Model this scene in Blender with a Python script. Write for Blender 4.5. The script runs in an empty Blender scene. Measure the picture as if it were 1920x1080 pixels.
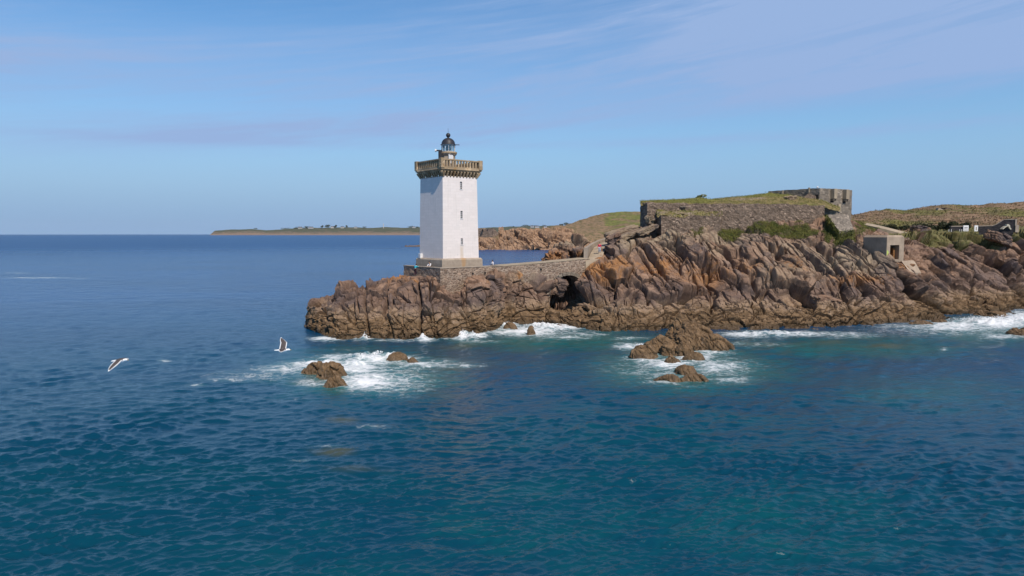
import bpy, bmesh, math, random
import numpy as np
from mathutils import Vector, Matrix, Quaternion

random.seed(7)
RNG = np.random.default_rng(11)
SC = bpy.context.scene
COL = SC.collection
PI = math.pi

# ------------------------------------------------------------------ camera
CAMZ = 13.5
FPX = 1280.0
TH = math.atan(102.0 / FPX)
cam_data = bpy.data.cameras.new("camera")
cam_data.lens = 24.0
cam_data.sensor_width = 36.0
cam_data.clip_start = 0.5
cam_data.clip_end = 100000.0
cam = bpy.data.objects.new("camera", cam_data)
COL.objects.link(cam)
cam.location = (0, 0, CAMZ)
cam.rotation_euler = (PI / 2 - TH, 0, 0)
SC.camera = cam

# ------------------------------------------------------------------ light
SUN = Vector((0.306, -0.573, 0.761)).normalized()
SUN_STRENGTH = 4.6
SKY_STRENGTH = 0.095
EXPOSURE = 0.0
HAZE_DENSITY = 1.3e-5


def setup_light():
    w = bpy.data.worlds.new("World")
    SC.world = w
    w.use_nodes = True
    nt = w.node_tree
    nt.nodes.clear()
    out = nt.nodes.new("ShaderNodeOutputWorld")
    bg = nt.nodes.new("ShaderNodeBackground")
    bg.inputs["Strength"].default_value = SKY_STRENGTH
    sky = nt.nodes.new("ShaderNodeTexSky")
    sky.sky_type = 'NISHITA'
    sky.sun_disc = False
    sky.sun_elevation = math.asin(SUN.z)
    sky.sun_rotation = math.atan2(SUN.x, SUN.y)
    sky.altitude = 0
    sky.air_density = 1.0
    sky.dust_density = 0.05
    sky.ozone_density = 2.2
    L = nt.links.new

    def N(t, **kw):
        n = nt.nodes.new(t)
        for k, v in kw.items():
            setattr(n, k, v)
        return n

    def M(op, a, b=None, clamp=False):
        n = N("ShaderNodeMath", operation=op, use_clamp=clamp)
        for i, v in enumerate((a, b)):
            if v is None:
                continue
            if isinstance(v, (int, float)):
                n.inputs[i].default_value = v
            else:
                L(v, n.inputs[i])
        return n.outputs[0]

    # thin cirrus, laid out in azimuth and elevation
    tc = N("ShaderNodeTexCoord")
    sep = N("ShaderNodeSeparateXYZ")
    L(tc.outputs["Generated"], sep.inputs[0])
    az = M('ARCTAN2', sep.outputs[0], sep.outputs[1])
    el = M('ARCSINE', sep.outputs[2])
    el2 = M('SUBTRACT', el, M('MULTIPLY', az, 0.14))

    def layer(sx, sy, scale, detail, rough, lo, hi, seed, dist=0.0):
        c = N("ShaderNodeCombineXYZ")
        L(M('MULTIPLY', az, sx), c.inputs[0])
        L(M('MULTIPLY', el2, sy), c.inputs[1])
        c.inputs[2].default_value = seed
        n = N("ShaderNodeTexNoise")
        n.inputs["Scale"].default_value = scale
        n.inputs["Detail"].default_value = detail
        n.inputs["Roughness"].default_value = rough
        n.inputs["Distortion"].default_value = dist
        L(c.outputs[0], n.inputs["Vector"])
        r = N("ShaderNodeMapRange", interpolation_type='SMOOTHSTEP')
        r.inputs["From Min"].default_value = lo
        r.inputs["From Max"].default_value = hi
        L(n.outputs["Fac"], r.inputs["Value"])
        return r.outputs["Result"]

    big = layer(1.0, 7.0, 1.25, 7, 0.60, 0.42, 0.64, 3.1, 0.35)
    mid = layer(1.6, 22.0, 1.6, 8, 0.62, 0.42, 0.72, 8.4, 0.25)
    fine = layer(3.0, 60.0, 2.2, 8, 0.65, 0.40, 0.75, 1.7, 0.3)
    def band(c0, slope, w, amt):
        q = M('DIVIDE', M('SUBTRACT', el, M('ADD', M('MULTIPLY', az, slope), c0)), w)
        return M('MULTIPLY', M('POWER', 2.718, M('MULTIPLY', M('MULTIPLY', q, q), -1.0)), amt)

    macro = M('ADD', band(0.262, 0.085, 0.058, 0.72), band(0.160, 0.065, 0.024, 0.85))
    macro = M('ADD', macro, M('ADD', M('ADD', band(0.345, -0.01, 0.035, 0.45), band(0.205, 0.03, 0.022, 0.42)), band(0.126, 0.01, 0.006, 0.40)))
    tex = M('ADD', M('MULTIPLY', big, 0.55), M('ADD', M('MULTIPLY', mid, 0.45), M('MULTIPLY', fine, 0.25)))
    dens = M('ADD', M('MULTIPLY', macro, M('ADD', tex, 0.42)), M('MULTIPLY', M('MULTIPLY', big, tex), 0.45))
    up = N("ShaderNodeMapRange", interpolation_type='SMOOTHSTEP')
    up.inputs["From Min"].default_value = 0.05
    up.inputs["From Max"].default_value = 0.19
    L(el, up.inputs["Value"])
    dens = M('MULTIPLY', dens, M('ADD', M('MULTIPLY', up.outputs[0], 0.92), 0.06))
    dens = M('MULTIPLY', dens, CLOUD_AMOUNT, True)
    # the sky itself, a little deeper blue than the model
    hs = N("ShaderNodeHueSaturation")
    hs.inputs["Hue"].default_value = SKY_HUE
    hs.inputs["Saturation"].default_value = SKY_SAT
    hs.inputs["Value"].default_value = SKY_VAL
    L(sky.outputs[0], hs.inputs["Color"])
    # low air towards the horizon is bluer than the model's
    low = N("ShaderNodeMapRange", interpolation_type='SMOOTHSTEP')
    low.inputs["From Min"].default_value = 0.0
    low.inputs["From Max"].default_value = 0.26
    low.inputs["To Min"].default_value = 0.95
    low.inputs["To Max"].default_value = 0.0
    L(el, low.inputs["Value"])
    mixl = N("ShaderNodeMix", data_type='RGBA')
    L(low.outputs[0], mixl.inputs["Factor"])
    L(hs.outputs[0], mixl.inputs["A"])
    mixl.inputs["B"].default_value = LOW_AIR
    mixc = N("ShaderNodeMix", data_type='RGBA')
    L(dens, mixc.inputs["Factor"])
    L(mixl.outputs["Result"], mixc.inputs["A"])
    mixc.inputs["B"].default_value = CLOUD_COL
    # added dimming of the unseen upper sky, to cut its fill light
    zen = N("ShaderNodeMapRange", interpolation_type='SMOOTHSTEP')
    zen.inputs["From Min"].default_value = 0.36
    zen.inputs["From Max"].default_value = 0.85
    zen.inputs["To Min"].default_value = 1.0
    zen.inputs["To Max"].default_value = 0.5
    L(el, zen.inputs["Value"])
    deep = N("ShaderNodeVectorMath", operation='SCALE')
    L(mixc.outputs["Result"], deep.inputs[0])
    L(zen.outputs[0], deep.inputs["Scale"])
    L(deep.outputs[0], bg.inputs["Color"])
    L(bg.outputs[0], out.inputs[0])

    sd = bpy.data.lights.new("sun", 'SUN')
    sd.energy = SUN_STRENGTH
    sd.angle = math.radians(0.53)
    sd.color = (1.0, 0.90, 0.79)
    so = bpy.data.objects.new("sun", sd)
    COL.objects.link(so)
    so.rotation_euler = (-SUN).to_track_quat('-Z', 'Y').to_euler()
    so.location = (40, -60, 120)
    vs = SC.view_settings
    SC.display_settings.display_device = 'sRGB'
    vs.view_transform = 'Standard'
    vs.look = 'None'
    vs.exposure = EXPOSURE
    vs.gamma = 1.0
    vs.use_curve_mapping = False


CLOUD_AMOUNT = 1.3
CLOUD_COL = (3.3, 4.8, 7.8, 1)
LOW_AIR = (2.25, 4.05, 6.9, 1)
SKY_HUE = 0.5
SKY_SAT = 1.32
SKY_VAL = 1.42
setup_light()
try:
    SC.cycles.volume_bounces = 0
    SC.cycles.max_bounces = 6
    SC.cycles.sample_clamp_direct = 1.6
    SC.cycles.caustics_reflective = False
    SC.cycles.caustics_refractive = False
except Exception:
    pass


# ------------------------------------------------------------------ helpers
def at(px, py, Y):
    """the point seen at photo pixel (px, py) at distance Y in front of the camera"""
    dx = (px - 960.0) / FPX
    dy = -(py - 540.0) / FPX
    fy = math.cos(TH) + dy * math.sin(TH)
    fz = -math.sin(TH) + dy * math.cos(TH)
    t = Y / fy
    return np.array([dx * t, Y, CAMZ + fz * t])


def at_np(px, py, Y):
    dx = (px - 960.0) / FPX
    dy = -(py - 540.0) / FPX
    fy = math.cos(TH) + dy * math.sin(TH)
    fz = -math.sin(TH) + dy * math.cos(TH)
    t = Y / fy
    return np.stack([dx * t, Y + 0 * t, CAMZ + fz * t], -1)


def to_px(P):
    x, y, z = P[..., 0], P[..., 1], P[..., 2] - CAMZ
    d = y * math.cos(TH) - z * math.sin(TH)
    u = y * math.sin(TH) + z * math.cos(TH)
    d = np.maximum(d, 1e-3)
    return 960 + FPX * x / d, 540 - FPX * u / d


def xat(px, Y):
    return at(px, 438, Y)[0]


def tag(o, label=None, cat=None, group=None, kind=None):
    if label: o["label"] = label
    if cat: o["category"] = cat
    if group: o["group"] = group
    if kind: o["kind"] = kind
    return o


def link(name, me, mat=None, parent=None):
    o = bpy.data.objects.new(name, me)
    COL.objects.link(o)
    if mat is not None:
        me.materials.append(mat)
    if parent is not None:
        o.parent = parent
    return o


def empty(name, loc=(0, 0, 0), rz=0.0):
    o = bpy.data.objects.new(name, None)
    o.empty_display_size = 0.3
    COL.objects.link(o)
    o.location = tuple(float(v) for v in loc)
    o.rotation_euler = (0, 0, rz)
    return o


def mesh_np(name, V, F, mat=None, parent=None, smooth=False, attrs=None):
    V = np.asarray(V, dtype=np.float32)
    F = np.asarray(F, dtype=np.int32)
    k = F.shape[1]
    me = bpy.data.meshes.new(name)
    me.vertices.add(len(V))
    me.vertices.foreach_set("co", V.ravel())
    me.loops.add(F.size)
    me.loops.foreach_set("vertex_index", F.ravel())
    me.polygons.add(len(F))
    me.polygons.foreach_set("loop_start", np.arange(0, F.size, k, dtype=np.int32))
    me.polygons.foreach_set("loop_total", np.full(len(F), k, dtype=np.int32))
    me.update(calc_edges=True)
    me.polygons.foreach_set("use_smooth", np.full(len(F), bool(smooth)))
    for an, av in (attrs or {}).items():
        a = me.attributes.new(an, 'FLOAT', 'POINT')
        a.data.foreach_set("value", np.asarray(av, dtype=np.float32).ravel())
    return link(name, me, mat, parent)


def grid_faces(nu, nv):
    i = np.arange(nu - 1)[:, None] * nv + np.arange(nv - 1)[None, :]
    return np.stack([i, i + nv, i + nv + 1, i + 1], -1).reshape(-1, 4)


class MB:
    """collects boxes, prisms, tubes and lathes into one mesh"""

    def __init__(self):
        self.bm = bmesh.new()

    def box(self, c, s, rot=None, bev=0.0):
        r = bmesh.ops.create_cube(self.bm, size=1.0)
        m = Matrix.Translation(Vector([float(v) for v in c]))
        if rot is not None:
            m = m @ rot.to_4x4()
        m = m @ Matrix.Diagonal((s[0], s[1], s[2], 1.0))
        bmesh.ops.transform(self.bm, matrix=m, verts=r["verts"])
        if bev > 0:
            es = {e for v in r["verts"] for e in v.link_edges}
            bmesh.ops.bevel(self.bm, geom=list(es), offset=bev, segments=2, affect='EDGES', profile=0.6)
        return self

    def lathe(self, prof, n=24, c=(0, 0, 0), cap=True, phase=0.0):
        rings = []
        for r, z in prof:
            rings.append([self.bm.verts.new((c[0] + r * math.cos(phase + 2 * PI * i / n),
                                             c[1] + r * math.sin(phase + 2 * PI * i / n), c[2] + z)) for i in range(n)])
        for a, b in zip(rings[:-1], rings[1:]):
            for i in range(n):
                j = (i + 1) % n
                self.bm.faces.new((a[i], a[j], b[j], b[i]))
        if cap:
            self.bm.faces.new(list(reversed(rings[0])))
            self.bm.faces.new(rings[-1])
        return self

    def tube(self, pts, rad, n=8):
        pts = [Vector([float(v) for v in p]) for p in pts]
        rads = [float(q) for q in (rad if isinstance(rad, (list, tuple)) else [rad] * len(pts))]
        prev = None
        for i, p in enumerate(pts):
            d = (pts[min(i + 1, len(pts) - 1)] - pts[max(i - 1, 0)]).normalized()
            a = Vector((0, 0, 1)) if abs(d.z) < 0.9 else Vector((1, 0, 0))
            u = d.cross(a).normalized()
            v = d.cross(u)
            ring = [self.bm.verts.new(p + rads[i] * (math.cos(2 * PI * k / n) * u + math.sin(2 * PI * k / n) * v)) for k in range(n)]
            if prev:
                for k in range(n):
                    self.bm.faces.new((prev[k], prev[(k + 1) % n], ring[(k + 1) % n], ring[k]))
            else:
                self.bm.faces.new(list(reversed(ring)))
            prev = ring
        self.bm.faces.new(prev)
        return self

    def prism(self, bottom, top):
        """closed solid between two rings of the same length"""
        a = [self.bm.verts.new([float(v) for v in p]) for p in bottom]
        b = [self.bm.verts.new([float(v) for v in p]) for p in top]
        n = len(a)
        for i in range(n):
            j = (i + 1) % n
            self.bm.faces.new((a[i], a[j], b[j], b[i]))
        self.bm.faces.new(list(reversed(a)))
        self.bm.faces.new(b)
        return self

    def quad(self, *pts):
        self.bm.faces.new([self.bm.verts.new([float(v) for v in p]) for p in pts])
        return self

    def build(self, name, mat, parent=None, smooth=False, fix=True):
        if fix:
            bmesh.ops.recalc_face_normals(self.bm, faces=self.bm.faces)
        me = bpy.data.meshes.new(name)
        self.bm.to_mesh(me)
        self.bm.free()
        if smooth:
            for p in me.polygons:
                p.use_smooth = True
        return link(name, me, mat, parent)


# ---- numpy noise
def _hash(ix, iy, iz, s):
    n = (ix.astype(np.int64) * 374761393 + iy.astype(np.int64) * 668265263 + iz.astype(np.int64) * 1440662683 + s * 1274126177) & 0xFFFFFFFF
    n = ((n ^ (n >> 13)) * 1274126177) & 0xFFFFFFFF
    n = ((n ^ (n >> 15)) * 2246822519) & 0xFFFFFFFF
    n = n ^ (n >> 16)
    return n.astype(np.float64) / 4294967295.0


def vnoise(P, seed=0):
    I = np.floor(P).astype(np.int64)
    f = P - I
    u = f * f * f * (f * (f * 6 - 15) + 10)
    r = np.zeros(P.shape[:-1])
    for dx in (0, 1):
        wx = u[..., 0] if dx else 1 - u[..., 0]
        for dy in (0, 1):
            wy = u[..., 1] if dy else 1 - u[..., 1]
            for dz in (0, 1):
                wz = u[..., 2] if dz else 1 - u[..., 2]
                r += wx * wy * wz * _hash(I[..., 0] + dx, I[..., 1] + dy, I[..., 2] + dz, seed)
    return r * 2 - 1


def fbm(P, oct=4, seed=0, gain=0.5):
    a, s, t = 1.0, 0.0, 0.0
    for o in range(oct):
        s = s + a * vnoise(P * (2.0 ** o) + 17.3 * o, seed + o)
        t += a
        a *= gain
    return s / t


def worley(P, seed=0):
    """F1, F2, vector to nearest point, four random numbers of the nearest cell"""
    I = np.floor(P).astype(np.int64)
    n = P.shape[:-1]
    F1 = np.full(n, 9.0); F2 = np.full(n, 9.0)
    vec = np.zeros(P.shape); cid = np.zeros(P.shape, dtype=np.int64)
    for dx in (-1, 0, 1):
        for dy in (-1, 0, 1):
            for dz in (-1, 0, 1):
                C = I + np.array([dx, dy, dz])
                q = np.stack([_hash(C[..., 0], C[..., 1], C[..., 2], seed + k) for k in (1, 2, 3)], -1)
                d = P - (C + q)
                dist = np.sqrt((d * d).sum(-1))
                m = dist < F1
                F2 = np.where(m, F1, np.minimum(F2, dist))
                F1 = np.where(m, dist, F1)
                vec = np.where(m[..., None], d, vec)
                cid = np.where(m[..., None], C, cid)
    rnd = [_hash(cid[..., 0], cid[..., 1], cid[..., 2], seed + 40 + k) for k in range(4)]
    return F1, F2, vec, rnd


def frame(d1, d2):
    a = np.array(d1, float); a /= np.linalg.norm(a)
    b = np.array(d2, float); b -= a * a.dot(b); b /= np.linalg.norm(b)
    return np.stack([a, b, np.cross(a, b)])


def blocks(P, R, size, amp, tilt, crack, cw, seed):
    """displacement of broken strata: every block has its own height and tilt, dark cracks between"""
    Q = (P @ R.T) / np.array(size)
    Q = Q + 0.22 * np.stack([fbm(P * 0.35 / 1.0 + k * 9.1, 2, seed + 90 + k) for k in range(3)], -1)
    F1, F2, v, r = worley(Q, seed)
    d = (r[0] - 0.5) * 2 * amp
    d = d + tilt * (v[..., 0] * (r[1] - 0.5) + v[..., 1] * (r[2] - 0.5) * 1.4 + v[..., 2] * (r[3] - 0.5)) * 2
    return d - crack * np.exp(-((F2 - F1) / cw) ** 2), r[1]


def bricks(P, R, size, amp, saw, crack, cw, seed, wv=0.35):
    """displacement of jointed strata: long flat slabs with sharp risers and narrow open joints"""
    l1, t2, l3 = size
    Q = P @ R.T
    fr = 0.45 / max(t2 * 2.2, 0.6)
    W = np.stack([fbm(P * fr + 7.7 * k, 3, seed + 80 + k) for k in range(3)], -1)
    Q = Q + W * np.array([l1 * 0.30, t2 * wv * 1.6, l3 * 0.35])
    q2 = Q[:, 1] / t2
    z0 = np.zeros_like(q2)
    q2 = q2 + 0.75 * vnoise(np.stack([q2 * 0.55, z0, z0], -1), seed + 5)
    i2 = np.floor(q2); f2 = q2 - i2
    h2 = _hash(i2, z0, z0, seed + 9); h2b = _hash(i2, z0, z0, seed + 10)
    s1 = 0.55 + 0.9 * h2
    q1 = Q[:, 0] / l1 * s1 + h2b * 17.0
    i1 = np.floor(q1); f1 = q1 - i1
    h1 = _hash(i1, i2, z0, seed + 11)
    q3 = Q[:, 2] / l3 + h1 * 9.0
    i3 = np.floor(q3); f3 = q3 - i3
    r = [_hash(i1, i2, i3, seed + 20 + k) for k in range(5)]
    d = (r[0] - 0.5) * 2 * amp + saw * (0.5 - f2) * (0.35 + 1.3 * r[1]) + amp * ((r[2] - 0.5) * (f1 - 0.5) + (r[3] - 0.5) * (f3 - 0.5)) * 1.8
    e2 = np.minimum(f2, 1 - f2) * t2
    e1 = np.minimum(f1, 1 - f1) * l1 / s1
    c2 = np.exp(-(e2 / cw) ** 2) * (0.25 + 0.75 * (h1 > 0.45))
    c1 = np.exp(-(e1 / cw) ** 2) * (r[4] > 0.35) * 0.8
    return d - crack * np.maximum(c1, c2), r[1]


def smooth_path(xs, cols, key, sm):
    v = np.interp(xs, cols, key)
    if sm > 1:
        k = np.ones(sm) / sm
        v = np.convolve(np.pad(v, sm // 2, mode='edge'), k, mode='valid')[:len(xs)]
    return v


def sheet(cols, step, rows, sm=9):
    """cols: {px: [(y, Y), ...]} -> grid of points following the photographed profile at real distances"""
    ks = sorted(cols)
    xs = np.arange(ks[0], ks[-1] + 0.01, step)
    nl = len(cols[ks[0]])
    lev = []
    for l in range(nl):
        y = smooth_path(xs, ks, [cols[k][l][0] for k in ks], sm)
        Y = smooth_path(xs, ks, [cols[k][l][1] for k in ks], sm)
        lev.append(at_np(xs, y, Y))
    out = []
    for l in range(nl - 1):
        n = rows[l]
        t = np.linspace(0, 1, n, endpoint=(l == nl - 2))
        out.append(lev[l][:, None, :] * (1 - t)[None, :, None] + lev[l + 1][:, None, :] * t[None, :, None])
    return xs, np.concatenate(out, 1)


def grid_normals(G):
    du = np.gradient(G, axis=0)
    dv = np.gradient(G, axis=1)
    n = np.cross(du, dv)
    return n / (np.linalg.norm(n, axis=-1, keepdims=True) + 1e-9)


def box_smooth(A, k, axis):
    if k < 2: return A
    c = np.cumsum(np.concatenate([np.repeat(np.take(A, [0], axis), k, axis), A, np.repeat(np.take(A, [-1], axis), k, axis)], axis), axis)
    n = A.shape[axis]
    hi = np.take(c, np.arange(n) + k + k // 2, axis)
    lo = np.take(c, np.arange(n) + k // 2, axis)
    return (hi - lo) / k


def blob(px, py, lst):
    """soft ellipses (cx, cy, rx, ry, weight) -> 0..1 field"""
    r = np.zeros(np.shape(px))
    for cx, cy, rx, ry, w in lst:
        d = ((px - cx) / rx) ** 2 + ((py - cy) / ry) ** 2
        r = np.maximum(r, w * np.exp(-d * 0.9))
    return r


# ------------------------------------------------------------------ materials
class NT:
    def __init__(self, name):
        self.m = bpy.data.materials.new(name)
        self.m.use_nodes = True
        self.nt = self.m.node_tree
        self.bsdf = self.nt.nodes["Principled BSDF"]

    def n(self, typ, props=None, **ins):
        x = self.nt.nodes.new("ShaderNode" + typ)
        for k, v in (props or {}).items():
            setattr(x, k, v)
        for k, v in ins.items():
            self.set(x, k, v)
        return x

    def set(self, x, k, v):
        s = x.inputs[int(k[1:])] if k[0] == '_' else x.inputs[k.replace('__', ' ')]
        if isinstance(v, bpy.types.NodeSocket):
            self.nt.links.new(v, s)
        else:
            if s.type == 'RGBA' and len(v) == 3:
                v = (*v, 1)
            s.default_value = v

    def math(self, op, a, b=0.0, clamp=False):
        return self.n("Math", dict(operation=op, use_clamp=clamp), _0=a, _1=b).outputs[0]

    def mix(self, f, a, b, blend='MIX'):
        x = self.n("Mix", dict(data_type='RGBA', blend_type=blend), Factor=f)
        for k, v in (("A", a), ("B", b)):
            s = [i for i in x.inputs if i.name == k and i.type == 'RGBA'][0]
            if isinstance(v, bpy.types.NodeSocket): self.nt.links.new(v, s)
            else: s.default_value = (*v, 1) if len(v) == 3 else v
        return [o for o in x.outputs if o.type == 'RGBA'][0]

    def rng(self, v, lo, hi, a=0.0, b=1.0, smooth=True):
        x = self.n("MapRange", dict(interpolation_type='SMOOTHSTEP' if smooth else 'LINEAR'), Value=v)
        x.inputs["From Min"].default_value = lo
        x.inputs["From Max"].default_value = hi
        x.inputs["To Min"].default_value = a
        x.inputs["To Max"].default_value = b
        return x.outputs["Result"]

    def pos(self):
        return self.n("NewGeometry").outputs["Position"]

    def obj(self):
        return self.n("TexCoord").outputs["Object"]

    def xyz(self, v):
        return self.n("SeparateXYZ", None, Vector=v).outputs

    def scale(self, v, s, rot=(0, 0, 0)):
        x = self.n("Mapping", None, Vector=v)
        x.inputs["Scale"].default_value = s
        x.inputs["Rotation"].default_value = rot
        return x.outputs[0]

    def noise(self, v, scale, detail=4.0, rough=0.55, dist=0.0):
        return self.n("TexNoise", None, Vector=v, Scale=scale, Detail=detail, Roughness=rough, Distortion=dist).outputs["Fac"]

    def attr(self, name):
        return self.n("Attribute", dict(attribute_name=name)).outputs["Fac"]

    def bump(self, h, strength=0.5, dist=0.1, normal=None):
        b = self.n("Bump", None, Height=h, Strength=strength, Distance=dist)
        if normal is not None:
            self.set(b, "Normal", normal)
        return b.outputs[0]

    def done(self, col, rough=0.85, normal=None, spec=0.3, **kw):
        self.set(self.bsdf, "Base__Color", col)
        self.set(self.bsdf, "Roughness", rough)
        self.set(self.bsdf, "Specular__IOR__Level", spec)
        if normal is not None:
            self.set(self.bsdf, "Normal", normal)
        for k, v in kw.items():
            self.set(self.bsdf, k, v)
        return self.m


def mat_plain(name, col, rough=0.7, var=0.12, scale=6.0, spec=0.3, metallic=0.0):
    t = NT(name)
    v = t.noise(t.obj(), scale, 5)
    c = t.mix(t.rng(v, 0.3, 0.7), tuple(x * (1 - var) for x in col), tuple(min(1, x * (1 + var)) for x in col))
    return t.done(c, rough, None, spec, Metallic=metallic)


def mat_rock(name, tide_hi=2.6, orange_gain=1.0, grassy=True, bump=1.0, dull=0.0, wet=0.75):
    t = NT(name)
    P = t.pos()
    z = t.xyz(P)[2]
    n1 = t.noise(P, 0.16, 5, 0.6)
    n2 = t.noise(P, 0.55, 6, 0.62, 0.6)
    n3 = t.noise(t.scale(P, (1.0, 1.0, 0.45), (0, math.radians(-35), 0)), 1.6, 7, 0.68)
    n4 = t.noise(P, 5.0, 5, 0.7)
    c = t.mix(t.rng(n1, 0.36, 0.62), (0.098, 0.068, 0.058), (0.215, 0.138, 0.094))
    c = t.mix(t.rng(n2, 0.42, 0.70), c, (0.345, 0.228, 0.160))
    c = t.mix(t.math('MULTIPLY', t.rng(n3, 0.52, 0.75), 0.5), c, (0.085, 0.062, 0.058))
    ca = t.rng(t.attr("tone"), 0.25, 0.75, 0.0, 1.0, False)
    c = t.mix(t.math('MULTIPLY', t.rng(ca, 0.0, 1.0, -0.2, 1.0, False), 0.5, True), c, (0.235, 0.132, 0.080))
    c = t.mix(t.math('MULTIPLY', t.rng(ca, 0.45, 0.0, 0.0, 1.0, False), 0.62, True), c, (0.105, 0.082, 0.082))
    # pale lichen-grey on the upper rocks
    pale = t.math('MULTIPLY', t.attr("pale"), t.rng(n2, 0.30, 0.60))
    c = t.mix(pale, c, (0.33, 0.262, 0.178))
    # orange lichen
    nl = t.noise(P, 0.7, 7, 0.65, 0.4)
    nl2 = t.noise(t.scale(P, (1.0, 1.0, 0.5), (0, math.radians(-35), 0)), 2.2, 6, 0.7)
    lich = t.math('ADD', t.math('MULTIPLY', t.attr("lichen"), 0.30 * orange_gain), t.math('ADD', t.math('MULTIPLY', nl, 0.55), t.math('MULTIPLY', nl2, 0.45)))
    lich = t.rng(lich, 0.60, 0.80)
    c = t.mix(t.math('MULTIPLY', lich, 0.72), c, (0.36, 0.165, 0.050))
    # dark splash band, then tan barnacle shelf with dark wrack
    zz = t.math('ADD', z, t.math('MULTIPLY', t.math('SUBTRACT', n2, 0.5), 4.5))
    dark = t.math('MULTIPLY', t.rng(zz, tide_hi + 4.4, tide_hi + 1.6), 0.55)
    c = t.mix(dark, c, (0.105, 0.074, 0.063))
    tide = t.rng(zz, tide_hi + 0.9, tide_hi - 0.4)
    tan = t.mix(t.rng(t.noise(P, 1.3, 7, 0.7), 0.35, 0.7), (0.130, 0.082, 0.043), (0.240, 0.155, 0.085))
    c = t.mix(tide, c, tan)
    barn = t.math('MULTIPLY', t.rng(zz, tide_hi - 0.9, tide_hi + 0.1), t.rng(zz, tide_hi + 1.5, tide_hi + 0.5))
    c = t.mix(t.math('MULTIPLY', barn, t.rng(n4, 0.35, 0.6, 0.2, 0.7)), c, (0.34, 0.240, 0.160))
    wv = t.noise(t.scale(P, (1, 1, 1.6)), 1.05, 8, 0.72, 0.8)
    wrack = t.math('MULTIPLY', t.rng(wv, 0.50, 0.60), t.rng(zz, tide_hi + 0.4, tide_hi - 1.0))
    c = t.mix(t.math('MULTIPLY', wrack, 0.65), c, (0.070, 0.046, 0.024))
    lowz = t.rng(t.math('ADD', z, t.math('MULTIPLY', t.math('SUBTRACT', n2, 0.5), 1.2)), 0.95, 0.35)
    c = t.mix(t.math('MULTIPLY', lowz, wet), c, (0.060, 0.040, 0.020))
    if grassy:
        g = t.math('ADD', t.attr("green"), t.math('MULTIPLY', t.math('SUBTRACT', nl, 0.5), 0.9))
        g = t.rng(g, 0.45, 0.58)
        gc = t.mix(t.rng(t.noise(P, 1.4, 6, 0.7), 0.35, 0.68), (0.090, 0.095, 0.030), (0.200, 0.165, 0.070))
        c = t.mix(g, c, gc)
    n5 = t.noise(t.scale(P, (1.0, 1.0, 0.35), (0, math.radians(-33), 0)), 3.2, 6, 0.72)
    c = t.mix(t.math('MULTIPLY', t.rng(n5, 0.54, 0.68), 0.6), c, (0.070, 0.050, 0.044))
    c = t.mix(t.math('MULTIPLY', t.rng(n5, 0.45, 0.31), 0.5), c, (0.37, 0.262, 0.190))
    if dull > 0:
        c = t.mix(dull, c, (0.16, 0.13, 0.11))
    h = t.math('ADD', t.math('MULTIPLY', n3, 0.5), t.math('ADD', t.math('MULTIPLY', n4, 0.3), t.math('MULTIPLY', n5, 0.6)))
    nb = t.bump(h, 0.75 * bump, 0.22)
    rough = t.rng(z, 0.7, 0.1, 0.9, 0.45)
    return t.done(c, rough, nb, 0.25)


def mat_stone(name, ca, cb, mortar, scale=2.0, mort_w=0.06, flat=1.9, lichen=0.0, mort_amt=0.8, bump=0.7):
    t = NT(name)
    P = t.scale(t.pos(), (1, 1, flat))
    Pw = t.n("VectorMath", dict(operation='ADD'), _0=P, _1=t.n("TexNoise", None, Vector=P, Scale=0.9, Detail=3.0).outputs["Color"]).outputs[0]
    vo = t.n("TexVoronoi", dict(feature='F1'), Vector=Pw, Scale=scale)
    ve = t.n("TexVoronoi", dict(feature='DISTANCE_TO_EDGE'), Vector=Pw, Scale=scale)
    r = t.xyz(vo.outputs["Color"])
    c = t.mix(r[0], ca, cb)
    c = t.mix(t.math('MULTIPLY', t.rng(r[1], 0.75, 1.0), 0.6), c, tuple(min(1, x * 1.7) for x in cb))
    n = t.noise(t.pos(), 0.35, 6, 0.65)
    c = t.mix(t.math('MULTIPLY', t.rng(n, 0.45, 0.72), 0.5), c, tuple(x * 0.55 for x in ca))
    edge = t.rng(ve.outputs["Distance"], 0.0, mort_w, 1.0, 0.0)
    c = t.mix(t.math('MULTIPLY', edge, mort_amt), c, mortar)
    if lichen > 0:
        nl = t.noise(t.pos(), 0.8, 6, 0.65)
        c = t.mix(t.math('MULTIPLY', t.rng(nl, 0.55, 0.68), lichen), c, (0.32, 0.17, 0.05))
    nf = t.noise(t.pos(), 9.0, 4)
    hb = t.math('ADD', t.rng(ve.outputs["Distance"], 0.0, mort_w * 2.0), t.math('MULTIPLY', nf, 0.5))
    return t.done(c, 0.9, t.bump(hb, bump, 0.08), 0.2)


def mat_concrete(name, col, streak=0.35, board=True):
    t = NT(name)
    P = t.pos()
    n = t.noise(P, 0.5, 7, 0.65)
    s = t.noise(t.scale(P, (1.6, 1.6, 0.18)), 1.4, 6, 0.6)
    c = t.mix(t.rng(n, 0.35, 0.68), tuple(x * 0.8 for x in col), tuple(x * 1.12 for x in col))
    c = t.mix(t.math('MULTIPLY', t.rng(s, 0.5, 0.72), streak), c, tuple(x * 0.42 for x in col))
    f = t.noise(P, 8.0, 5, 0.7)
    h = f
    if board:
        w = t.n("TexWave", dict(wave_type='BANDS', bands_direction='Z'), Vector=P, Scale=1.6, Distortion=0.6, Detail=2.0)
        h = t.math('ADD', f, t.math('MULTIPLY', w.outputs["Fac"], 0.5))
        c = t.mix(t.math('MULTIPLY', t.rng(w.outputs["Fac"], 0.0, 0.15, 1.0, 0.0), 0.25), c, tuple(x * 0.5 for x in col))
    return t.done(c, 0.88, t.bump(h, 0.4, 0.05), 0.2)


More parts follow.
